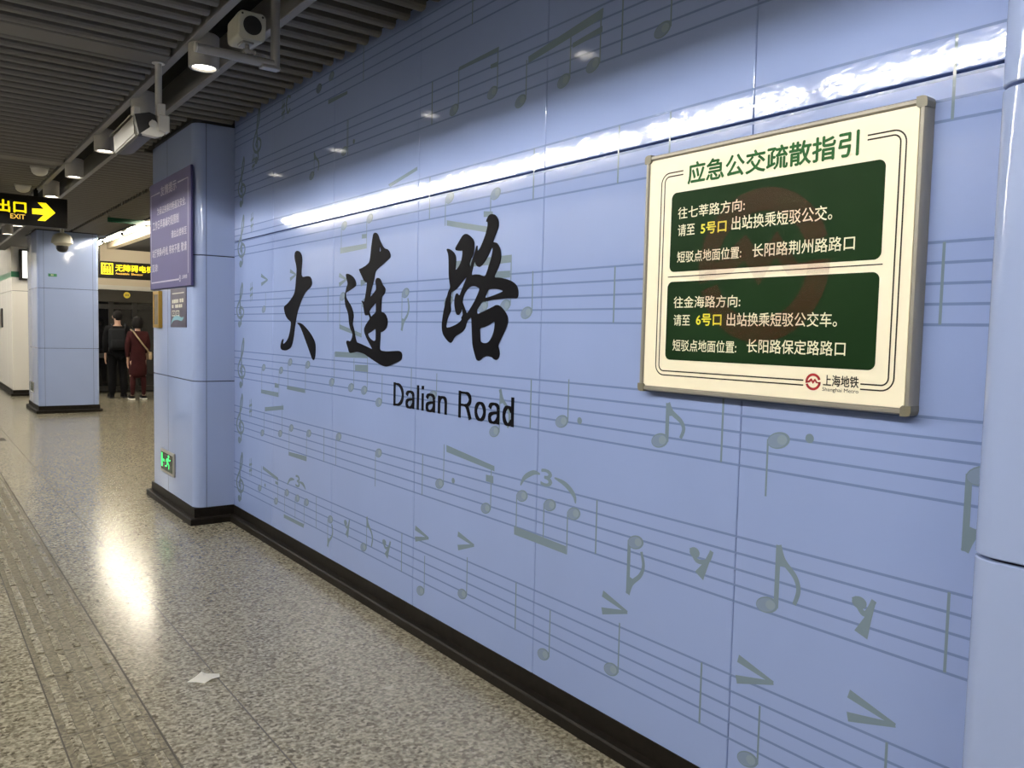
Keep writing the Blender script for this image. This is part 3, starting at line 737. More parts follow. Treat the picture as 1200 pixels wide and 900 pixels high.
for s, r, mt in (('往七莘路方向:', (1.777, 1.518, 1.930, 1.967), 'text_cream'), ('请至', (1.775, 1.706, 1.875, 1.912), 'text_cream'), ('5号口', (1.681, 1.583, 1.874, 1.909), 'text_yellow'),
                 ('出站换乘短驳公交。', (1.563, 1.232, 1.876, 1.917), 'text_cream'), ('短驳点地面位置:', (1.774, 1.524, 1.790, 1.826), 'text_cream'), ('长阳路荆州路路口', (1.484, 1.163, 1.790, 1.829), 'text_cream'),
                 ('往金海路方向:', (1.782, 1.520, 1.644, 1.681), 'text_cream'), ('请至', (1.780, 1.712, 1.587, 1.623), 'text_cream'), ('6号口', (1.686, 1.588, 1.588, 1.624), 'text_yellow'),
                 ('出站换乘短驳公交车。', (1.567, 1.203, 1.587, 1.627), 'text_cream'), ('短驳点地面位置:', (1.780, 1.528, 1.505, 1.542), 'text_cream'), ('长阳路保定路路口', (1.490, 1.175, 1.509, 1.549), 'text_cream')):
    text('text_line', s, SP_, -r[0], -r[1], r[2], r[3], .0009, M[mt], t, bold=.022 if mt == 'text_yellow' else .008)
bm = bmesh.new(); strip(bm, SP_, [(-1.811, 1.7455), (-1.084, 1.7485)], .0030, .0008); obj('divider_line', bm, M['dark_line'], t)
bm = bmesh.new()
for k, off in ((0, 0.0), (1, .0145)):
    r = .034 - off
    l, rr, tp, bt = -1.852 + off, -1.039 - off, 2.083 - off * .8, 1.424 + off * .95
    def arc(cx, cy, a0, a1): return [(cx + r * math.cos(math.radians(a0 + (a1 - a0) * i / 8)), cy + r * math.sin(math.radians(a0 + (a1 - a0) * i / 8))) for i in range(9)]
    strip(bm, SP_, [(-1.761, tp)] + arc(l + r, tp - r, 90, 180) + arc(l + r, bt + r, 180, 270) + [(-1.296, bt)], .0040, .0008)
    strip(bm, SP_, [(-1.142, tp)] + arc(rr - r, tp - r, 90, 0) + arc(rr - r, bt + r, 0, -90) + [(-1.128, bt)], .0040, .0008)
obj('border_lines', bm, M['dark_line'], t)
def logo(name, pl, cu, cv, R, n0, m, parent):
    """ring in two arcs joined by a zigzag M"""
    bm = bmesh.new()
    def arc(a0, a1, r0, r1, n=24):
        out = [(cu + R * r1 * math.cos(math.radians(a0 + (a1 - a0) * i / n)), cv + R * r1 * math.sin(math.radians(a0 + (a1 - a0) * i / n))) for i in range(n + 1)]
        inn = [(cu + R * r0 * math.cos(math.radians(a0 + (a1 - a0) * i / n)), cv + R * r0 * math.sin(math.radians(a0 + (a1 - a0) * i / n))) for i in range(n + 1)]
        return out, inn
    for a0, a1 in ((18, 188), (-162, 2)):
        o, i = arc(a0, a1, .70, 1.0)
        for k in range(len(o) - 1):
            bm.faces.new([bm.verts.new(pl(*p, n0)) for p in (o[k], o[k + 1], i[k + 1], i[k])])
    top = [(-.99, -.12), (-.70, .06), (-.24, .42), (0, .14), (.24, .42), (.56, .0), (.99, .02)]
    bot = [(-.99, -.2), (-.46, -.10), (-.24, .08), (0, -.26), (.24, .10), (.42, -.14), (.99, -.14)]
    for k in range(len(top) - 1):
        bm.faces.new([bm.verts.new(pl(cu + R * p[0], cv + R * p[1], n0)) for p in (top[k], top[k + 1], bot[k + 1], bot[k])])
    bmesh.ops.remove_doubles(bm, verts=bm.verts[:], dist=1e-6)
    return obj(name, bm, m, parent)
logo('logo', SP_, -1.266, 1.435, .0235, .0008, M['logo_red'], t)
text('operator_name', '上海地铁', SP_, -1.235, -1.133, 1.4265, 1.4565, .0008, M['dark_line'], t, bold=.018)
text('operator_name_latin', 'Shanghai Metro', SP_, -1.237, -1.132, 1.409, 1.4225, .0008, M['dark_line'], t)
logo('faint_logo', SP_, -1.457, 1.765, .226, .0012, M['watermark'], t)

# ================================================================= ON THE FIRST PILLAR
PX = 1.74
PS = side_face(PX - .022)
t = thing('notice_board', 'purple notice board high on the blue pillar, pale lines of writing inside a thin border', 'notice board', (PX, 6.92, 1.855))
bm = bmesh.new(); box(bm, PX - .022, PX - .003, 6.305, 7.555, 1.853, 2.752, bevel=.003); obj('board', bm, [M['purple']], t)
for s, y0, y1, z0, z1 in (('友情提示', 7.18, 6.695, 2.618, 2.696), ('为保证换乘的畅通及安全,', 7.302, 6.436, 2.470, 2.535), ('工作日早高峰时段限制', 7.456, 6.629, 2.355, 2.430),
                          ('请由此楼梯至', 6.853, 6.411, 2.248, 2.308), ('站厅换乘4号线, 带来不便, 敬请', 7.471, 6.412, 2.122, 2.194), ('见谅!', 7.484, 7.287, 2.003, 2.068)):
    text('text_line', s, PS, -y0, -y1, z0, z1, .0012, M['text_pale'], t, bold=.022)
bm = bmesh.new()
for a in (((-7.18 - .03, 2.655), (-7.51, 2.655), (-7.51, 1.912), (-6.63, 1.912)), ((-6.66, 2.665), (-6.372, 2.665), (-6.372, 1.95))): strip(bm, PS, a, .013, .001)
obj('border_lines', bm, M['text_pale'], t)
logo('logo', PS, -6.60, 1.918, .026, .001, M['text_pale'], t)
text('operator_name', '上海地铁', PS, -6.55, -6.40, 1.912, 1.942, .001, M['text_pale'], t, bold=.03)

t = thing('plaque', 'narrow gold framed plaque with a bronze face under the purple notice board', 'plaque', (PX, 7.2, 1.527))
bm = bmesh.new()
y0, y1, z0, z1 = 7.235, 7.43, 1.527, 1.838
for q in ((y0, y1, z1 - .028, z1), (y0, y1, z0, z0 + .028), (y0, y0 + .028, z0 + .028, z1 - .028), (y1 - .028, y1, z0 + .028, z1 - .028)):
    box(bm, PX - .032, PX, q[0], q[1], q[2], q[3], bevel=.003)
obj('frame', bm, M['gold'], t)
bm = bmesh.new(); box(bm, PX - .027, PX - .002, y0 + .026, y1 - .026, z0 + .026, z1 - .026); obj('panel', bm, M['bronze'], t)

t = thing('poster', 'small dark poster with pale lines and a teal swoosh under the purple notice board', 'poster', (PX, 6.73, 1.54))
QS = side_face(PX - .006)
bm = bmesh.new(); box(bm, PX - .006, PX, 6.497, 6.955, 1.537, 1.846); obj('sheet', bm, M['poster_dark'], t)
bm = bmesh.new()
for y, z, w, h in ((6.88, 1.742, .04, .028), (6.83, 1.743, .045, .030), (6.78, 1.744, .045, .030), (6.73, 1.745, .04, .029), (6.65, 1.747, .05, .03), (6.59, 1.748, .05, .03),
                   (6.88, 1.703, .045, .026), (6.78, 1.704, .045, .026), (6.73, 1.705, .04, .026), (6.67, 1.705, .045, .026), (6.62, 1.706, .03, .026)):
    poly(bm, QS, [(-y - w / 2, z - h / 2), (-y + w / 2, z - h / 2), (-y + w / 2, z + h / 2), (-y - w / 2, z + h / 2)], .0008)
    
for y in (6.855, 6.735):
    for q in ((y - .05, y + .05, 1.662, 1.670), (y - .05, y + .05, 1.624, 1.632), (y - .05, y - .038, 1.632, 1.662), (y + .038, y + .05, 1.632, 1.662), (y - .008, y + .008, 1.64, 1.655)):
        poly(bm, QS, [(-q[1], q[2]), (-q[0], q[2]), (-q[0], q[3]), (-q[1], q[3])], .0008)
strip(bm, QS, [(-6.90, 1.805), (-6.55, 1.808)], .008, .0008)
obj('printed_lines', bm, M['poster_text'], t)
bm = bmesh.new()
strip(bm, QS, smooth_line([(-6.94, 1.556), (-6.86, 1.60), (-6.74, 1.612), (-6.62, 1.600), (-6.56, 1.618)], 5), 0, .0009, taper=[.006 + .028 * math.sin(PI * i / 20) for i in range(21)])
obj('swoosh', bm, M['poster_swoosh'], t)

# running-man pictogram
def running_man(pl, cu, cv, h, n0, m, parent):
    bm = bmesh.new()
    f = lambda x, y: (cu + x * h, cv + y * h)
    poly(bm, pl, [f(.08 + .085 * math.cos(2 * PI * k / 14), .37 + .085 * math.sin(2 * PI * k / 14)) for k in range(14)], n0)
    for a, w in ((((.02, .25), (-.06, -.02)), .15), (((.03, .24), (.20, .15), (.31, .22)), .065), (((-.01, .24), (-.17, .16), (-.22, .02)), .065),
                 (((-.05, 0), (.13, -.12), (.10, -.36)), .085), (((-.06, 0), (-.15, -.22), (-.36, -.27)), .085)):
        strip(bm, pl, [f(*p) for p in a], w * h, n0 + .0001)
    return obj('running_figure', bm, m, parent)
t = thing('exit_plate', 'small lit green running man exit plate low on the blue pillar', 'exit sign', (PX, 7.04, .305))
XS = side_face(PX - .016)
bm = bmesh.new(); box(bm, PX - .016, PX, 6.838, 7.252, .306, .500, bevel=.004); obj('plate', bm, M['plate'], t)
bm = bmesh.new(); poly(bm, XS, rrect(-7.235, -6.862, .330, .478, .008), .0006); obj('dark_face', bm, M['exit_dark'], t)
class Squash(Plane):
    def __call__(s, u, v, n=0.0): return s.o + s.u * (-7.01 + (u + 7.01) * 1.75) + s.v * v + s.n * n
XQ = Squash(XS.o, XS.u, XS.v, XS.n)
running_man(XQ, -7.01, .405, .145, .0010, M['lit_green'], t)
bm = bmesh.new()
poly(bm, XS, [(-7.228, .352), (-7.185, .352), (-7.185, .468), (-7.228, .468)], .0010)
strip(bm, XS, [(-7.19, .41), (-7.12, .41)], .02, .0010)
obj('door_mark', bm, M['lit_green'], t)

# ================================================================= CEILING FITTINGS
def downlight(x, y, label, z=2.95):
    t = thing('downlight', label, 'ceiling lamp', (x, y, z), 'downlights in the ceiling channel')
    bm = bmesh.new()
    lathe(bm, [(.060, .012), (.064, 0), (.078, 0), (.080, .004), (.080, .17), (.072, .175), (0, .175)], (x, y, z), 28)
    obj('housing', bm, M['lamp_body'], t, smooth=True)
    bm = bmesh.new(); lathe(bm, [(0, .010), (.0605, .012)], (x, y, z), 28); obj('lens', bm, M['lamp_far' if y > 9.5 else 'lamp'], t)
    bm = bmesh.new(); cyl(bm, (x, y, z + .175), (x, y, 3.55), .012, n=10); obj('hanger', bm, M['grey_metal'], t)
WHERE = {4.60: 'grey drum ceiling lamp beside the beige camera, nearest of the lit row', 5.98: 'grey drum ceiling lamp hidden behind the white camera housing',
         7.33: 'grey drum ceiling lamp just past the white camera housing', 8.82: 'grey drum ceiling lamp by the far end of the first slat field',
         10.36: 'grey drum ceiling lamp just above the yellow arrow exit sign', 12.0: 'grey drum ceiling lamp hidden behind the hanging exit sign',
         13.86: 'small far ceiling lamp seen below the exit sign, the nearer of two', 15.30: 'small far ceiling lamp seen below the exit sign, the farther of two'}
for y, l in WHERE.items(): downlight(1.325 if y < 13 else 1.335, y, l)
for y, l in ((3.1, 'grey drum ceiling lamp one place nearer than the beige camera'), (1.6, 'grey drum ceiling lamp over the wide green notice board'), (.1, 'grey drum ceiling lamp above the near blue pillar')): downlight(1.325, y, l)

def half_dome(x, y, label):
    t = thing('ceiling_speaker', label, 'speaker', (x, y, 3.0))
    bm = bmesh.new(); lathe(bm, [(0, -.055), (.030, -.052), (.055, -.040), (.070, -.020), (.075, 0), (.075, .012), (0, .012)], (x, y, 3.055), 24); obj('dome', bm, M['cctv_white'], t, smooth=True)
    bm = bmesh.new(); lathe(bm, [(.083, .012), (.085, .022), (.085, .035), (0, .035), (0, .012), (.083, .012)], (x, y, 3.055), 24); obj('mounting_ring', bm, M['lamp_body'], t, smooth=True)
half_dome(1.09, 9.29, 'pale half-dome speaker under the dark slats, nearer of the pair')
half_dome(1.08, 10.62, 'pale half-dome speaker under the dark slats just above the exit sign')

# beige box camera on a drop bracket
YB = 3.70
t = thing('security_camera', 'beige box camera with a round black lens on a drop bracket', 'security camera', (1.385, YB, 2.76))
bm = bmesh.new(); cyl(bm, (1.385, YB, 2.735), (1.385, YB, 3.55), .021, n=20); obj('drop_pole', bm, M['grey_metal'], t, smooth=True)
bm = bmesh.new(); cyl(bm, (1.030, YB - .01, 2.757), (1.372, YB - .01, 2.757), .020, n=20)
box(bm, 1.315, 1.40, YB - .033, YB + .02, 2.732, 2.745, bevel=.003)
obj('arm', bm, M['grey_metal'], t, smooth=True)
bm = bmesh.new(); cyl(bm, (1.024, YB - .01, 2.757), (1.032, YB - .01, 2.757), .021, n=20); obj('arm_cap', bm, M['cctv_white'], t, smooth=True)
bm = bmesh.new(); box(bm, 1.225, 1.285, YB - .035, YB + .03, 2.775, 2.792, bevel=.003); cyl(bm, (1.255, YB, 2.785), (1.255, YB, 2.832), .011, n=12); box(bm, 1.23, 1.28, YB - .02, YB + .06, 2.822, 2.836, bevel=.003)
for dx in (-.018, .018): cyl(bm, (1.255 + dx, YB - .042, 2.775), (1.255 + dx, YB - .034, 2.775), .006, n=10)
obj('bracket', bm, M['grey_metal'], t, smooth=True)
# body: faces the viewer, slightly down
fd = Vector((-.03, -1, -.05)).normalized()
rx = fd.cross(Vector((0, 0, 1))).normalized(); uz = rx.cross(fd)
c0 = Vector((1.262, YB - .02, 2.892))
PB = Plane(c0, -rx, uz, fd)
PB = Plane(c0, (uz.cross(fd)), uz, fd)
bm = bmesh.new()
secs = [(-.165, .046), (-.158, .055), (.0, .061), (.028, .061), (.034, .057)]
rings = []
for n_, s in secs: rings.append([bm.verts.new(PB(a, b, n_)) for a, b in rrect(-s, s, -s, s, .022, 5)])
for a, b in zip(rings, rings[1:]):
    for i in range(len(a)): bm.faces.new((a[i], a[(i + 1) % len(a)], b[(i + 1) % len(a)], b[i]))
bm.faces.new(rings[0][::-1]); bm.faces.new(rings[-1])
obj('body', bm, M['cctv_beige'], t, smooth=True, sharp=35)
bm = bmesh.new(); poly(bm, PB, [(.041 * math.cos(2 * PI * k / 32), .002 + .041 * math.sin(2 * PI * k / 32)) for k in range(32)], .030, .036); obj('lens_ring', bm, M['rubber'], t)
bm = bmesh.new(); poly(bm, PB, [(.037 * math.cos(2 * PI * k / 32), .002 + .037 * math.sin(2 * PI * k / 32)) for k in range(32)], .034, .0368); obj('lens', bm, M['dark_plastic'], t)
for a in (-.045, .045):
    bm = bmesh.new(); poly(bm, PB, [(a + .005 * math.cos(2 * PI * k / 10), .046 + .005 * math.sin(2 * PI * k / 10)) for k in range(10)], .033, .0355); obj('screw', bm, M['rubber'], t)

# white camera housing on a pole
YC = 5.06
t = thing('security_camera', 'white long camera housing hung from a white pole under the slats', 'security camera', (1.20, YC, 2.70))
bm = bmesh.new(); cyl(bm, (1.200, YC, 2.83), (1.200, YC, 3.10), .0185, n=20); lathe(bm, [(0, 0), (.035, 0), (.035, .008), (0, .008)], (1.2, YC, 3.062), 20); obj('pole', bm, M['cctv_white'], t, smooth=True)
bm = bmesh.new(); box(bm, 1.186, 1.234, YC - .024, YC + .024, 2.762, 2.835, bevel=.004); obj('sleeve', bm, M['cctv_white'], t)
bm = bmesh.new(); box(bm, 1.190, 1.254, YC - .034, YC + .034, 2.672, 2.768, bevel=.005); obj('junction_box', bm, M['cctv_white'], t)
bm = bmesh.new()
PZ = front_face(YC)
poly(bm, PZ, [(1.10, 2.648), (1.185, 2.638), (1.225, 2.655), (1.232, 2.69), (1.19, 2.72), (1.16, 2.735), (1.15, 2.69)], -.03, .02)
cyl(bm, (1.165, YC - .03, 2.71), (1.165, YC + .03, 2.71), .020, n=14)
obj('bracket', bm, M['cctv_white'], t)
# housing section (x, z) swept along y, dropping slightly
bm = bmesh.new()
HX = .032
sec = [(x + HX, z - .006) for x, z in [(1.040, 2.762), (1.118, 2.785), (1.152, 2.772), (1.166, 2.700), (1.158, 2.668), (1.150, 2.662), (1.060, 2.645), (1.046, 2.655)]]
def sweep(bm, sec, y0, y1, dz, sx=0.0, mi=0):
    A = [bm.verts.new((x, y0, z)) for x, z in sec]; B = [bm.verts.new((x + sx, y1, z + dz)) for x, z in sec]
    n = len(sec)
    bm.faces.new(A); bm.faces.new(B[::-1])
    for i in range(n): bm.faces.new((A[i], A[(i + 1) % n], B[(i + 1) % n], B[i]))
sweep(bm, sec, 5.10, 5.60, -.028, -.012)
bmesh.ops.bevel(bm, geom=bm.edges[:], offset=.006, segments=2, affect='EDGES')
obj('housing', bm, M['cctv_housing'], t, smooth=True, sharp=35)
bm = bmesh.new(); sweep(bm, [(x + HX, z - .006) for x, z in [(1.030, 2.770), (1.118, 2.796), (1.162, 2.782), (1.176, 2.708), (1.170, 2.708), (1.157, 2.777), (1.118, 2.789), (1.033, 2.764)]], 5.13, 5.66, -.030, -.012); obj('sunshield', bm, M['cctv_housing'], t)
bm = bmesh.new(); sweep(bm, [(x + HX, z - .006) for x, z in [(1.036, 2.758), (1.116, 2.782), (1.150, 2.770), (1.164, 2.698), (1.150, 2.660), (1.060, 2.652)]], 5.05, 5.105, -.003)
obj('rear_cap', bm, M['rubber'], t)
bm = bmesh.new(); box(bm, 1.062, 1.105, 5.05, 5.12, 2.755, 2.80, bevel=.005); obj('cable_gland', bm, M['cctv_white'], t)
bm = bmesh.new(); cyl(bm, (1.128, 5.56, 2.684), (1.126, 5.64, 2.680), .036, n=24); obj('lens', bm, M['dark_plastic'], t, smooth=True)

# dome camera in front of the second column
t = thing('security_camera', 'beige dome camera hanging in front of the far blue column', 'security camera', (1.97, 14.3, 2.66))
c = (1.97, 14.3, 0)
bm = bmesh.new(); cyl(bm, (1.97, 14.3, 2.93), (1.97, 14.3, 3.10), .030, n=16); obj('drop_pole', bm, M['cctv_beige'], t, smooth=True)
bm = bmesh.new(); lathe(bm, [(0, 2.94), (.06, 2.94), (.115, 2.91), (.140, 2.86), (.150, 2.80), (.150, 2.785), (.125, 2.775), (.095, 2.745), (0, 2.745)], c, 32); obj('shell', bm, M['cctv_beige'], t, smooth=True)
bm = bmesh.new(); lathe(bm, [(.086, 2.748), (.084, 2.70), (.066, 2.665), (.035, 2.648), (0, 2.643)], c, 32); obj('lens_dome', bm, M['dark_plastic'], t, smooth=True)

# hanging exit sign
EY = 10.8
EP = front_face(EY - .04)
t = thing('exit_sign', 'black hanging exit sign with a lit yellow arrow and writing', 'exit sign', (.7, EY, 2.66))
bm = bmesh.new(); box(bm, -.35, 1.543, EY - .04, EY + .04, 2.655, 2.994, bevel=.006); obj('case', bm, M['sign_black'], t)
text('text_line', '出口', EP, .838, 1.124, 2.788, 2.918, .001, M['sign_yellow'], t, bold=.03)
text('text_line_latin', 'EXIT', EP, .970, 1.113, 2.719, 2.771, .001, M['sign_orange'], t, bold=.02)
filled('arrow', [[(1.183, 2.852), (1.298, 2.857), (1.238, 2.925), (1.322, 2.927), (1.416, 2.824), (1.311, 2.719), (1.234, 2.719), (1.300, 2.790), (1.183, 2.788)]], EP, .001, 0, M['sign_yellow'], t)
for x in (1.225, -.1):
    bm = bmesh.new(); box(bm, x - .022, x + .022, EY - .02, EY + .02, 2.99, 3.55); obj('hanger', bm, M['sign_black'], t)

# hanging lift sign
GY = 18.3
GP = front_face(GY - .04)
t = thing('lift_sign', 'black hanging sign with lit yellow writing above the waiting pair', 'sign', (3.9, GY, 2.49))
bm = bmesh.new(); box(bm, 3.165, 4.75, GY - .04, GY + .04, 2.49, 2.835, bevel=.006); obj('case', bm, M['sign_black'], t)
text('text_line', '无障碍电梯', GP, 3.480, 4.215, 2.640, 2.780, .001, M['sign_yellow'], t, bold=.02)
text('text_line_latin', 'Accessible', GP, 3.480, 3.745, 2.575, 2.615, .001, M['sign_orange'], t, bold=.01)
text('text_line_latin', 'Elevator', GP, 3.785, 4.010, 2.575, 2.615, .001, M['sign_orange'], t, bold=.01)
bm = bmesh.new()
fr = lambda a, b, c, d: poly(bm, GP, [(a, c), (b, c), (b, d), (a, d)], .001)
fr(3.212, 3.437, 2.774, 2.794); fr(3.212, 3.437, 2.566, 2.582); fr(3.212, 3.240, 2.582, 2.774); fr(3.409, 3.437, 2.582, 2.774)
for x in (3.275, 3.325, 3.375): fr(x - .016, x + .016, 2.60, 2.69); poly(bm, GP, [(x + .017 * math.cos(k * PI / 6), 2.715 + .017 * math.sin(k * PI / 6)) for k in range(12)], .001)
fr(3.27, 3.30, 2.745, 2.76); fr(3.35, 3.38, 2.745, 2.76)
obj('lift_pictogram', bm, M['sign_yellow'], t)
for x in (3.18, 4.6):
    bm = bmesh.new(); box(bm, x - .018, x + .018, GY - .02, GY + .02, 2.83, 3.55); obj('hanger', bm, M['sign_black'], t)

# glass edged hanging panel beyond the pillar
t = thing('hanging_panel', 'thin green edged glass panel hung under the ceiling before the bright tubes', 'hanging panel', (2.5, 12.4, 2.97))
bm = bmesh.new(); box(bm, 2.27, 3.05, 12.40, 12.43, 2.965, 3.03, bevel=.003); obj('glass', bm, M['green_edge'], t)
for x in (2.29, 2.9):
    bm = bmesh.new(); cyl(bm, (x, 12.415, 3.02), (x, 12.415, 3.12), .008, n=8); obj('hanger', bm, M['grey_metal'], t)

# fluorescent tubes
def tube(x, y0, y1, z, label, side):
    t = thing('fluorescent_tube', label, 'ceiling lamp', (x, (y0 + y1) / 2, z), 'tubes along the bulkhead')
    bm = bmesh.new(); cyl(bm, (x, y0 + .03, z), (x, y1 - .03, z), .019 if side < 0 else .024, n=16); obj('glass_tube', bm, M['tube' if side < 0 else 'tube_dim'], t, smooth=True)
    for y in (y0 + .015, y1 - .015):
        bm = bmesh.new(); box(bm, x - .022, x + .022, y - .015, y + .015, z - .022, z + .03, bevel=.003); obj('end_cap', bm, M['dark_plastic'], t)
    bm = bmesh.new(); box(bm, min(x, x + side * .08), max(x, x + side * .08), y0 + .1, y1 - .1, z + .03, z + .06); obj('batten', bm, M['white_paint'], t)
for k in range(15):
    y = -3.1 + 1.6 * k + (2.2 if k > 9 else 0)
    tube(-.93, y, y + 1.5, 3.24, 'bare fluorescent tube over the platform edge, counted from its far end the ' + ['fifteenth', 'fourteenth', 'thirteenth', 'twelfth', 'eleventh', 'tenth', 'ninth', 'eighth', 'seventh', 'sixth', 'fifth', 'fourth', 'third', 'second', 'first'][k], -1)
for k, l in enumerate(('bright fluorescent tube seen half behind the purple notice board', 'bright fluorescent tube in the middle of the row beside the beige bulkhead', 'bright fluorescent tube seen just past the far blue column',
                       'bright fluorescent tube hidden behind the far blue column, farthest of its row')):
    y = 12.0 + 1.75 * k
    tube(3.06, y, y + 1.5, 3.125, l, 1)
for y, l in ((10.25, 'bright fluorescent tube hidden behind the purple notice board, next to the visible row'), (8.5, 'bright fluorescent tube hidden behind the first blue pillar')):
    tube(3.06, y, y + 1.5, 3.125, l, 1)

# ================================================================= ON THE FAR COLUMN AND BLOCK
CP = front_face(15.35)
t = thing('column_tag', 'small green number tag on the far blue column', 'tag', (1.97, 15.35, 2.31))
bm = bmesh.new(); box(bm, 1.905, 2.03, 15.343, 15.35, 2.315, 2.362); obj('tag_plate', bm, M['green_band'], t)
bm = bmesh.new()
for x in (1.95, 1.972): poly(bm, CP, [(x - .004, 2.325), (x + .004, 2.325), (x + .004, 2.352), (x - .004, 2.352)], .008)
obj('tag_mark', bm, M['text_cream'], t)
t = thing('exit_plate', 'small dim green exit plate low on the far blue column', 'exit sign', (1.745, 16.0, .33))
bm = bmesh.new(); box(bm, 1.735, 1.745, 15.95, 16.35, .34, .52); obj('plate', bm, M['plate'], t)
FS = side_face(1.735)
bm = bmesh.new(); poly(bm, FS, rrect(-16.33, -15.97, .355, .505, .01), .001); obj('dark_face', bm, M['exit_dark'], t)
running_man(FS, -16.15, .43, .12, .002, M['green_band'], t)
t = thing('lightbox', 'lit white lightbox in a black frame on the white block', 'lightbox', (2.1, 19.2, 2.42))
bm = bmesh.new(); box(bm, 1.86, 2.46, 19.10, 19.2, 2.40, 3.02, bevel=.006); obj('case', bm, M['sign_black'], t)
bm = bmesh.new(); box(bm, 1.915, 2.42, 19.094, 19.10, 2.44, 2.99); obj('lit_face', bm, M['lightbox'], t)
t = thing('wall_plaque', 'thin dark framed plaque on the side of the white block', 'plaque', (1.73, 21.2, 1.4))
bm = bmesh.new(); box(bm, 1.70, 1.73, 21.1, 22.0, 1.42, 1.84, bevel=.006); obj('frame', bm, M['dark_plastic'], t)
bm = bmesh.new(); box(bm, 1.697, 1.70, 21.16, 21.94, 1.47, 1.79); obj('panel', bm, M['bronze'], t)
t = thing('number_disc', 'small round yellow disc on the dark band above the lift doors', 'disc', (4.0, LY - .07, 2.17))
bm = bmesh.new(); cyl(bm, (3.93, LY - .075, 2.195), (3.93, LY - .06, 2.195), .068, n=28); obj('disc', bm, M['disc_yellow'], t)
bm = bmesh.new()
for x in (3.905, 3.932, 3.957): box(bm, x - .007, x + .007, LY - .078, LY - .074, 2.175, 2.215)
obj('printed_number', bm, M['bronze'], t)

# scrap of paper
bm = bmesh.new()
pts = [(0.928, 3.475, .004), (0.965, 3.490, .012), (1.002, 3.522, .016), (1.018, 3.512, .006), (1.062, 3.470, .010), (1.058, 3.452, .003), (1.020, 3.435, .010), (0.985, 3.425, .002), (.958, 3.452, .004)]
vc = bm.verts.new((0.995, 3.472, FLOOR + .018))
ring = [bm.verts.new((a, b, FLOOR + z)) for a, b, z in pts]
for i in range(len(ring)): bm.faces.new((vc, ring[i], ring[(i + 1) % len(ring)]))
bmesh.ops.solidify(bm, geom=bm.faces[:], thickness=.0012)
o = obj('paper_scrap', bm, M['paper'])
tag(o, 'crumpled scrap of white paper lying on the speckled floor', 'paper')

# ================================================================= THE TWO PEOPLE AT THE LIFT
def skin(name, joints, links, m, parent=None, sub=1, root=0):
    """one continuous limb surface: joints {name: (x, y, z, rx, ry)}, links between names"""
    keys = list(joints)
    me = bpy.data.meshes.new(name)
    me.from_pydata([joints[k][:3] for k in keys], [(keys.index(a), keys.index(b)) for a, b in links], [])
    o = bpy.data.objects.new(name, me)
    C.objects.link(o)
    sk = o.modifiers.new('skin', 'SKIN')
    sk.use_smooth_shade = True
    for i, k in enumerate(keys):
        v = me.skin_vertices[0].data[i]
        q = joints[k]
        v.radius = (q[3], q[4] if len(q) > 4 else q[3])
        v.use_root = (i == root)
    ss = o.modifiers.new('smooth', 'SUBSURF'); ss.levels = sub; ss.render_levels = sub
    dg = bpy.context.evaluated_depsgraph_get(); dg.update()
    m2 = bpy.data.meshes.new_from_object(o.evaluated_get(dg))
    bpy.data.objects.remove(o)
    m2.name = name
    m2.materials.clear(); m2.materials.append(m)
    for p in m2.polygons: p.use_smooth = True
    r = bpy.data.objects.new(name, m2)
    C.objects.link(r)
    if parent is not None: attach(r, parent)
    return r

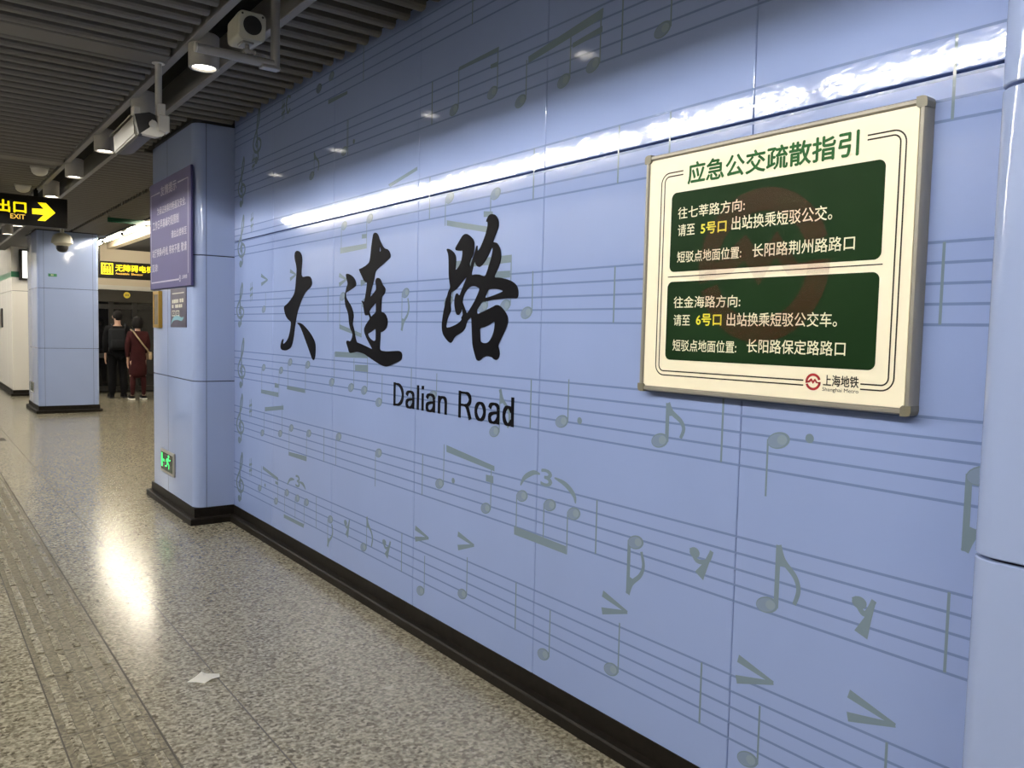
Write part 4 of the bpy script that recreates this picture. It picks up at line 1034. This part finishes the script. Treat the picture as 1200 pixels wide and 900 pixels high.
def figure(label, cx, cy, H_, arm, head_turn, female):
    """standing, back to the viewer (facing +y); H_ is the height"""
    t = thing('person', label, 'person', (cx, cy, FLOOR))
    k = H_ / 1.75
    def p(x, y, z, a, b=None): return (cx + x * k, cy + y * k, FLOOR + z * k, a * k, (b or a) * k)
    sw = .165 if female else .19
    J = {'pelvis': p(0, 0, .93, .135, .10), 'waist': p(0, .01, 1.08, .115, .085), 'chest': p(0, -.01, 1.28, .14, .10), 'neckbase': p(0, -.01, 1.44, .07, .06),
         'neck': p(0, .005, 1.50, .052), 'skull': p(0, .02, 1.60, .072, .088), 'crown': p(0, .015, 1.685, .062, .075)}
    L = [('pelvis', 'waist'), ('waist', 'chest'), ('chest', 'neckbase'), ('neckbase', 'neck'), ('neck', 'skull'), ('skull', 'crown')]
    for s, n in ((-1, 'l'), (1, 'r')):
        a = arm[n]
        J.update({n + 'sho': p(s * sw, -.01, 1.40, .056), n + 'elb': p(s * (sw + .045), a[0], 1.12, .041), n + 'wri': p(s * (sw + .03), a[1], a[2], .026, .022),
                  n + 'palm': p(s * (sw + .028), a[1] + .02, a[2] - .075, .018, .034)})
        L += [('chest', n + 'sho'), (n + 'sho', n + 'elb'), (n + 'elb', n + 'wri'), (n + 'wri', n + 'palm')]
        for f, (dy, ln) in enumerate(((.030, .070), (.011, .080), (-.009, .074), (-.028, .058))):
            b0 = p(s * (sw + .026), a[1] + .02 + dy, a[2] - .11, .0095); b1 = p(s * (sw + .022), a[1] + .022 + dy, a[2] - .11 - ln * .5, .0085); b2 = p(s * (sw + .010), a[1] + .024 + dy, a[2] - .11 - ln * .93, .007)
            J.update({n + 'f%da' % f: b0, n + 'f%db' % f: b1, n + 'f%dc' % f: b2})
            L += [(n + 'palm', n + 'f%da' % f), (n + 'f%da' % f, n + 'f%db' % f), (n + 'f%db' % f, n + 'f%dc' % f)]
        J.update({n + 'tha': p(s * (sw + .012), a[1] + .055, a[2] - .065, .011), n + 'thb': p(s * (sw + .004), a[1] + .068, a[2] - .105, .009)})
        L += [(n + 'palm', n + 'tha'), (n + 'tha', n + 'thb')]
        J.update({n + 'hip': p(s * .095, 0, .87, .098), n + 'knee': p(s * .105, .015, .49, .060), n + 'calf': p(s * .108, -.02, .36, .056), n + 'ank': p(s * .112, -.01, .09, .036), n + 'toe': p(s * .125, .15, .03, .034, .026)})
        L += [('pelvis', n + 'hip'), (n + 'hip', n + 'knee'), (n + 'knee', n + 'calf'), (n + 'calf', n + 'ank'), (n + 'ank', n + 'toe')]
    body = skin('body', J, L, M['skin'], t)
    # nose, ears and eyes turned with the head
    hc = Vector((cx, cy + .02 * k, FLOOR + 1.625 * k))
    ang = head_turn
    def h(x, y, z): return (hc.x + (x * math.cos(ang) + y * math.sin(ang)) * k, hc.y + (-x * math.sin(ang) + y * math.cos(ang)) * k, hc.z + z * k)
    bm = bmesh.new(); cyl(bm, h(0, .085, .012), h(0, .118, -.022), .008 * k, .014 * k, n=10)
    bmesh.ops.bevel(bm, geom=bm.edges[:], offset=.003, segments=1, affect='EDGES'); obj('nose', bm, M['skin'], t, smooth=True)
    for s in (-1, 1):
        bm = bmesh.new(); bmesh.ops.create_uvsphere(bm, u_segments=12, v_segments=8, radius=1.0, matrix=Matrix.Translation(h(s * .084, .0, -.005)) @ Matrix.Rotation(-ang, 4, 'Z') @ Matrix.Diagonal((.012 * k, .022 * k, .034 * k, 1))); obj('ear', bm, M['skin'], t, smooth=True)
        bm = bmesh.new(); bmesh.ops.create_uvsphere(bm, u_segments=12, v_segments=8, radius=.012 * k, matrix=Matrix.Translation(h(s * .032, .084, .012))); obj('eye', bm, M['hair'], t, smooth=True)
    bm = bmesh.new(); bmesh.ops.create_uvsphere(bm, u_segments=12, v_segments=8, radius=1.0, matrix=Matrix.Translation(h(0, .094, -.055)) @ Matrix.Rotation(-ang, 4, 'Z') @ Matrix.Diagonal((.024 * k, .008 * k, .007 * k, 1))); obj('mouth', bm, M['logo_red'], t, smooth=True)
    # shoes
    for s in (-1, 1):
        x = s * .118 * k + cx
        bm = bmesh.new()
        rr = [[bm.verts.new((x + a * k * w, cy + b * k, FLOOR + z)) for a, b in rrect(-.046, .046, -.075, .20, .042, 5)] for z, w in ((.028 * k, 1.0), (.055 * k, .98), (.085 * k, .80))]
        for a, b in zip(rr, rr[1:]):
            for i in range(len(a)): bm.faces.new((a[i], a[(i + 1) % len(a)], b[(i + 1) % len(a)], b[i]))
        bm.faces.new(rr[0][::-1]); bm.faces.new(rr[-1])
        sh = obj('shoe', bm, M['cloth_black'], t, smooth=True)
        bm = bmesh.new(); box(bm, x - .050 * k, x + .050 * k, cy - .08 * k, cy + .205 * k, FLOOR, FLOOR + (.036 if female else .022) * k, bevel=.012, seg=2)
        obj('sole', bm, M['sole'] if female else M['rubber'], sh)
    return t, p, sw
# hair cap: ellipsoid shell lowered at the nape
def hair(t, c, rx_, ry_, rz_, cut, m):
    bm = bmesh.new()
    bmesh.ops.create_uvsphere(bm, u_segments=24, v_segments=16, radius=1.0, matrix=Matrix.Translation(c) @ Matrix.Diagonal((rx_, ry_, rz_, 1)))
    dl = [v for v in bm.verts if v.co.z < c[2] + cut(v.co.y - c[1])]
    bmesh.ops.delete(bm, geom=dl, context='VERTS')
    for v in bm.verts: v.co += Vector((random.uniform(-.003, .003), random.uniform(-.003, .003), random.uniform(-.004, .004)))
    bmesh.ops.solidify(bm, geom=bm.faces[:], thickness=.012)
    return obj('hair', bm, m, t, smooth=True)

# man in black with a backpack
MX, MY = 3.47, 18.05
t, p, sw = figure('person in dark clothes wearing a backpack, waiting with their back turned, head lowered', MX, MY, 1.80, {'l': (-.03, .03, .86), 'r': (-.03, .06, .88)}, .55, False)
hair(t, (MX + .005, MY + .01, FLOOR + 1.69), .094, .112, .115, lambda dy: -.055 - .05 * (dy < -.04) + .06 * (dy > .05), M['hair'])
skin('jacket', {'hem0': p(0, 0, .78, .165, .125), 'hem': p(0, 0, .88, .172, .130), 'w': p(0, .0, 1.06, .160, .120), 'c': p(0, -.012, 1.27, .180, .130), 't': p(0, -.012, 1.43, .085, .075),
                'ls': p(-sw, -.01, 1.39, .076), 'le': p(-sw - .045, -.03, 1.12, .060), 'lw': p(-sw - .03, .03, .89, .044), 'rs': p(sw, -.01, 1.39, .076), 're': p(sw + .045, -.03, 1.12, .060), 'rw': p(sw + .03, .055, .91, .044)},
     [('hem0', 'hem'), ('hem', 'w'), ('w', 'c'), ('c', 't'), ('c', 'ls'), ('ls', 'le'), ('le', 'lw'), ('c', 'rs'), ('rs', 're'), ('re', 'rw')], M['cloth_black'], t)
skin('trousers', {'b': p(0, 0, .93, .150, .115), 'lh': p(-.095, 0, .85, .112), 'lk': p(-.105, .012, .48, .084), 'lc': p(-.108, -.012, .34, .084), 'lf': p(-.112, -.005, .05, .070), 'rh': p(.095, 0, .85, .112), 'rk': p(.105, .012, .48, .084), 'rc': p(.108, -.012, .34, .084), 'rf': p(.112, -.005, .05, .070)},
     [('b', 'lh'), ('lh', 'lk'), ('lk', 'lc'), ('lc', 'lf'), ('b', 'rh'), ('rh', 'rk'), ('rk', 'rc'), ('rc', 'rf')], M['cloth_black'], t)
bp = thing('backpack', 'dark grey backpack with two straps on the person in black', 'backpack', (MX - .05, MY - .22, 1.0))
bm = bmesh.new(); box(bm, MX - .20, MX + .10, MY - .275, MY - .125, 1.03, 1.46, bevel=.05, seg=3); obj('pack_body', bm, M['cloth_grey'], bp, smooth=True, sharp=60)
bm = bmesh.new(); box(bm, MX - .17, MX + .07, MY - .305, MY - .26, 1.06, 1.24, bevel=.02, seg=2); obj('front_pocket', bm, M['cloth_grey'], bp, smooth=True, sharp=60)
for x, x2 in ((MX - .15, MX - .13), (MX + .09, MX + .13)):
    bm = bmesh.new()
    q = [(x, MY - .15, 1.40), (x2, MY - .13, 1.50), (x2 + .01, MY - .02, 1.545), (x2 + .01, MY + .11, 1.48), (x2, MY + .155, 1.30)]
    for a, b in zip(q, q[1:]): cyl(bm, a, b, .019, n=8)
    obj('shoulder_strap', bm, M['cloth_grey'], bp, smooth=True)

# woman in a maroon dress with a crossbody strap
FX, FY = 3.735, 17.5
t, p, sw = figure('person in a long maroon dress and white soled shoes, waiting with their back turned', FX, FY, 1.66, {'l': (-.01, .03, .85), 'r': (.02, .12, .95)}, .1, True)
hair(t, (FX, FY + .005, FLOOR + 1.545), .108, .122, .142, lambda dy: -.115 + .14 * (dy > .05), M['hair'])
skin('dress', {'hem': p(0, 0, .44, .215, .165), 'm': p(0, 0, .66, .200, .150), 'p': p(0, 0, .92, .180, .135), 'w': p(0, .0, 1.07, .155, .115), 'c': p(0, -.01, 1.28, .176, .130), 't': p(0, -.01, 1.465, .090, .080),
               'ls': p(-sw, -.01, 1.395, .084), 'le': p(-sw - .045, -.01, 1.12, .058), 'lw': p(-sw - .03, .028, .89, .042), 'rs': p(sw, -.01, 1.395, .084), 're': p(sw + .045, .02, 1.12, .058), 'rw': p(sw + .03, .115, .985, .042)},
     [('hem', 'm'), ('m', 'p'), ('p', 'w'), ('w', 'c'), ('c', 't'), ('c', 'ls'), ('ls', 'le'), ('le', 'lw'), ('c', 'rs'), ('rs', 're'), ('re', 'rw')], M['cloth_maroon'], t)
skin('tights', {'b': p(0, 0, .86, .12, .10), 'lk': p(-.105, .012, .48, .066), 'lc': p(-.108, -.022, .35, .062), 'lf': p(-.112, -.008, .085, .043), 'rk': p(.105, .012, .48, .066), 'rc': p(.108, -.022, .35, .062), 'rf': p(.112, -.008, .085, .043)},
     [('b', 'lk'), ('lk', 'lc'), ('lc', 'lf'), ('b', 'rk'), ('rk', 'rc'), ('rc', 'rf')], M['cloth_maroon'], t)
bg = thing('crossbody_bag', 'small tan bag on a strap across the maroon dress', 'bag', (FX + .26, FY + .03, .98))
bm = bmesh.new()
q = [(FX - .125, FY + .02, 1.445), (FX - .10, FY - .085, 1.41), (FX - .03, FY - .150, 1.29), (FX + .06, FY - .160, 1.16), (FX + .15, FY - .125, 1.05), (FX + .20, FY - .05, .98)]
for a, b in zip(q, q[1:]): cyl(bm, a, b, .016, n=8)
obj('strap', bm, M['strap'], bg, smooth=True)
bm = bmesh.new(); box(bm, FX + .185, FX + .255, FY - .08, FY + .12, .84, 1.0, bevel=.02, seg=2); obj('pouch', bm, M['strap'], bg, smooth=True, sharp=60)
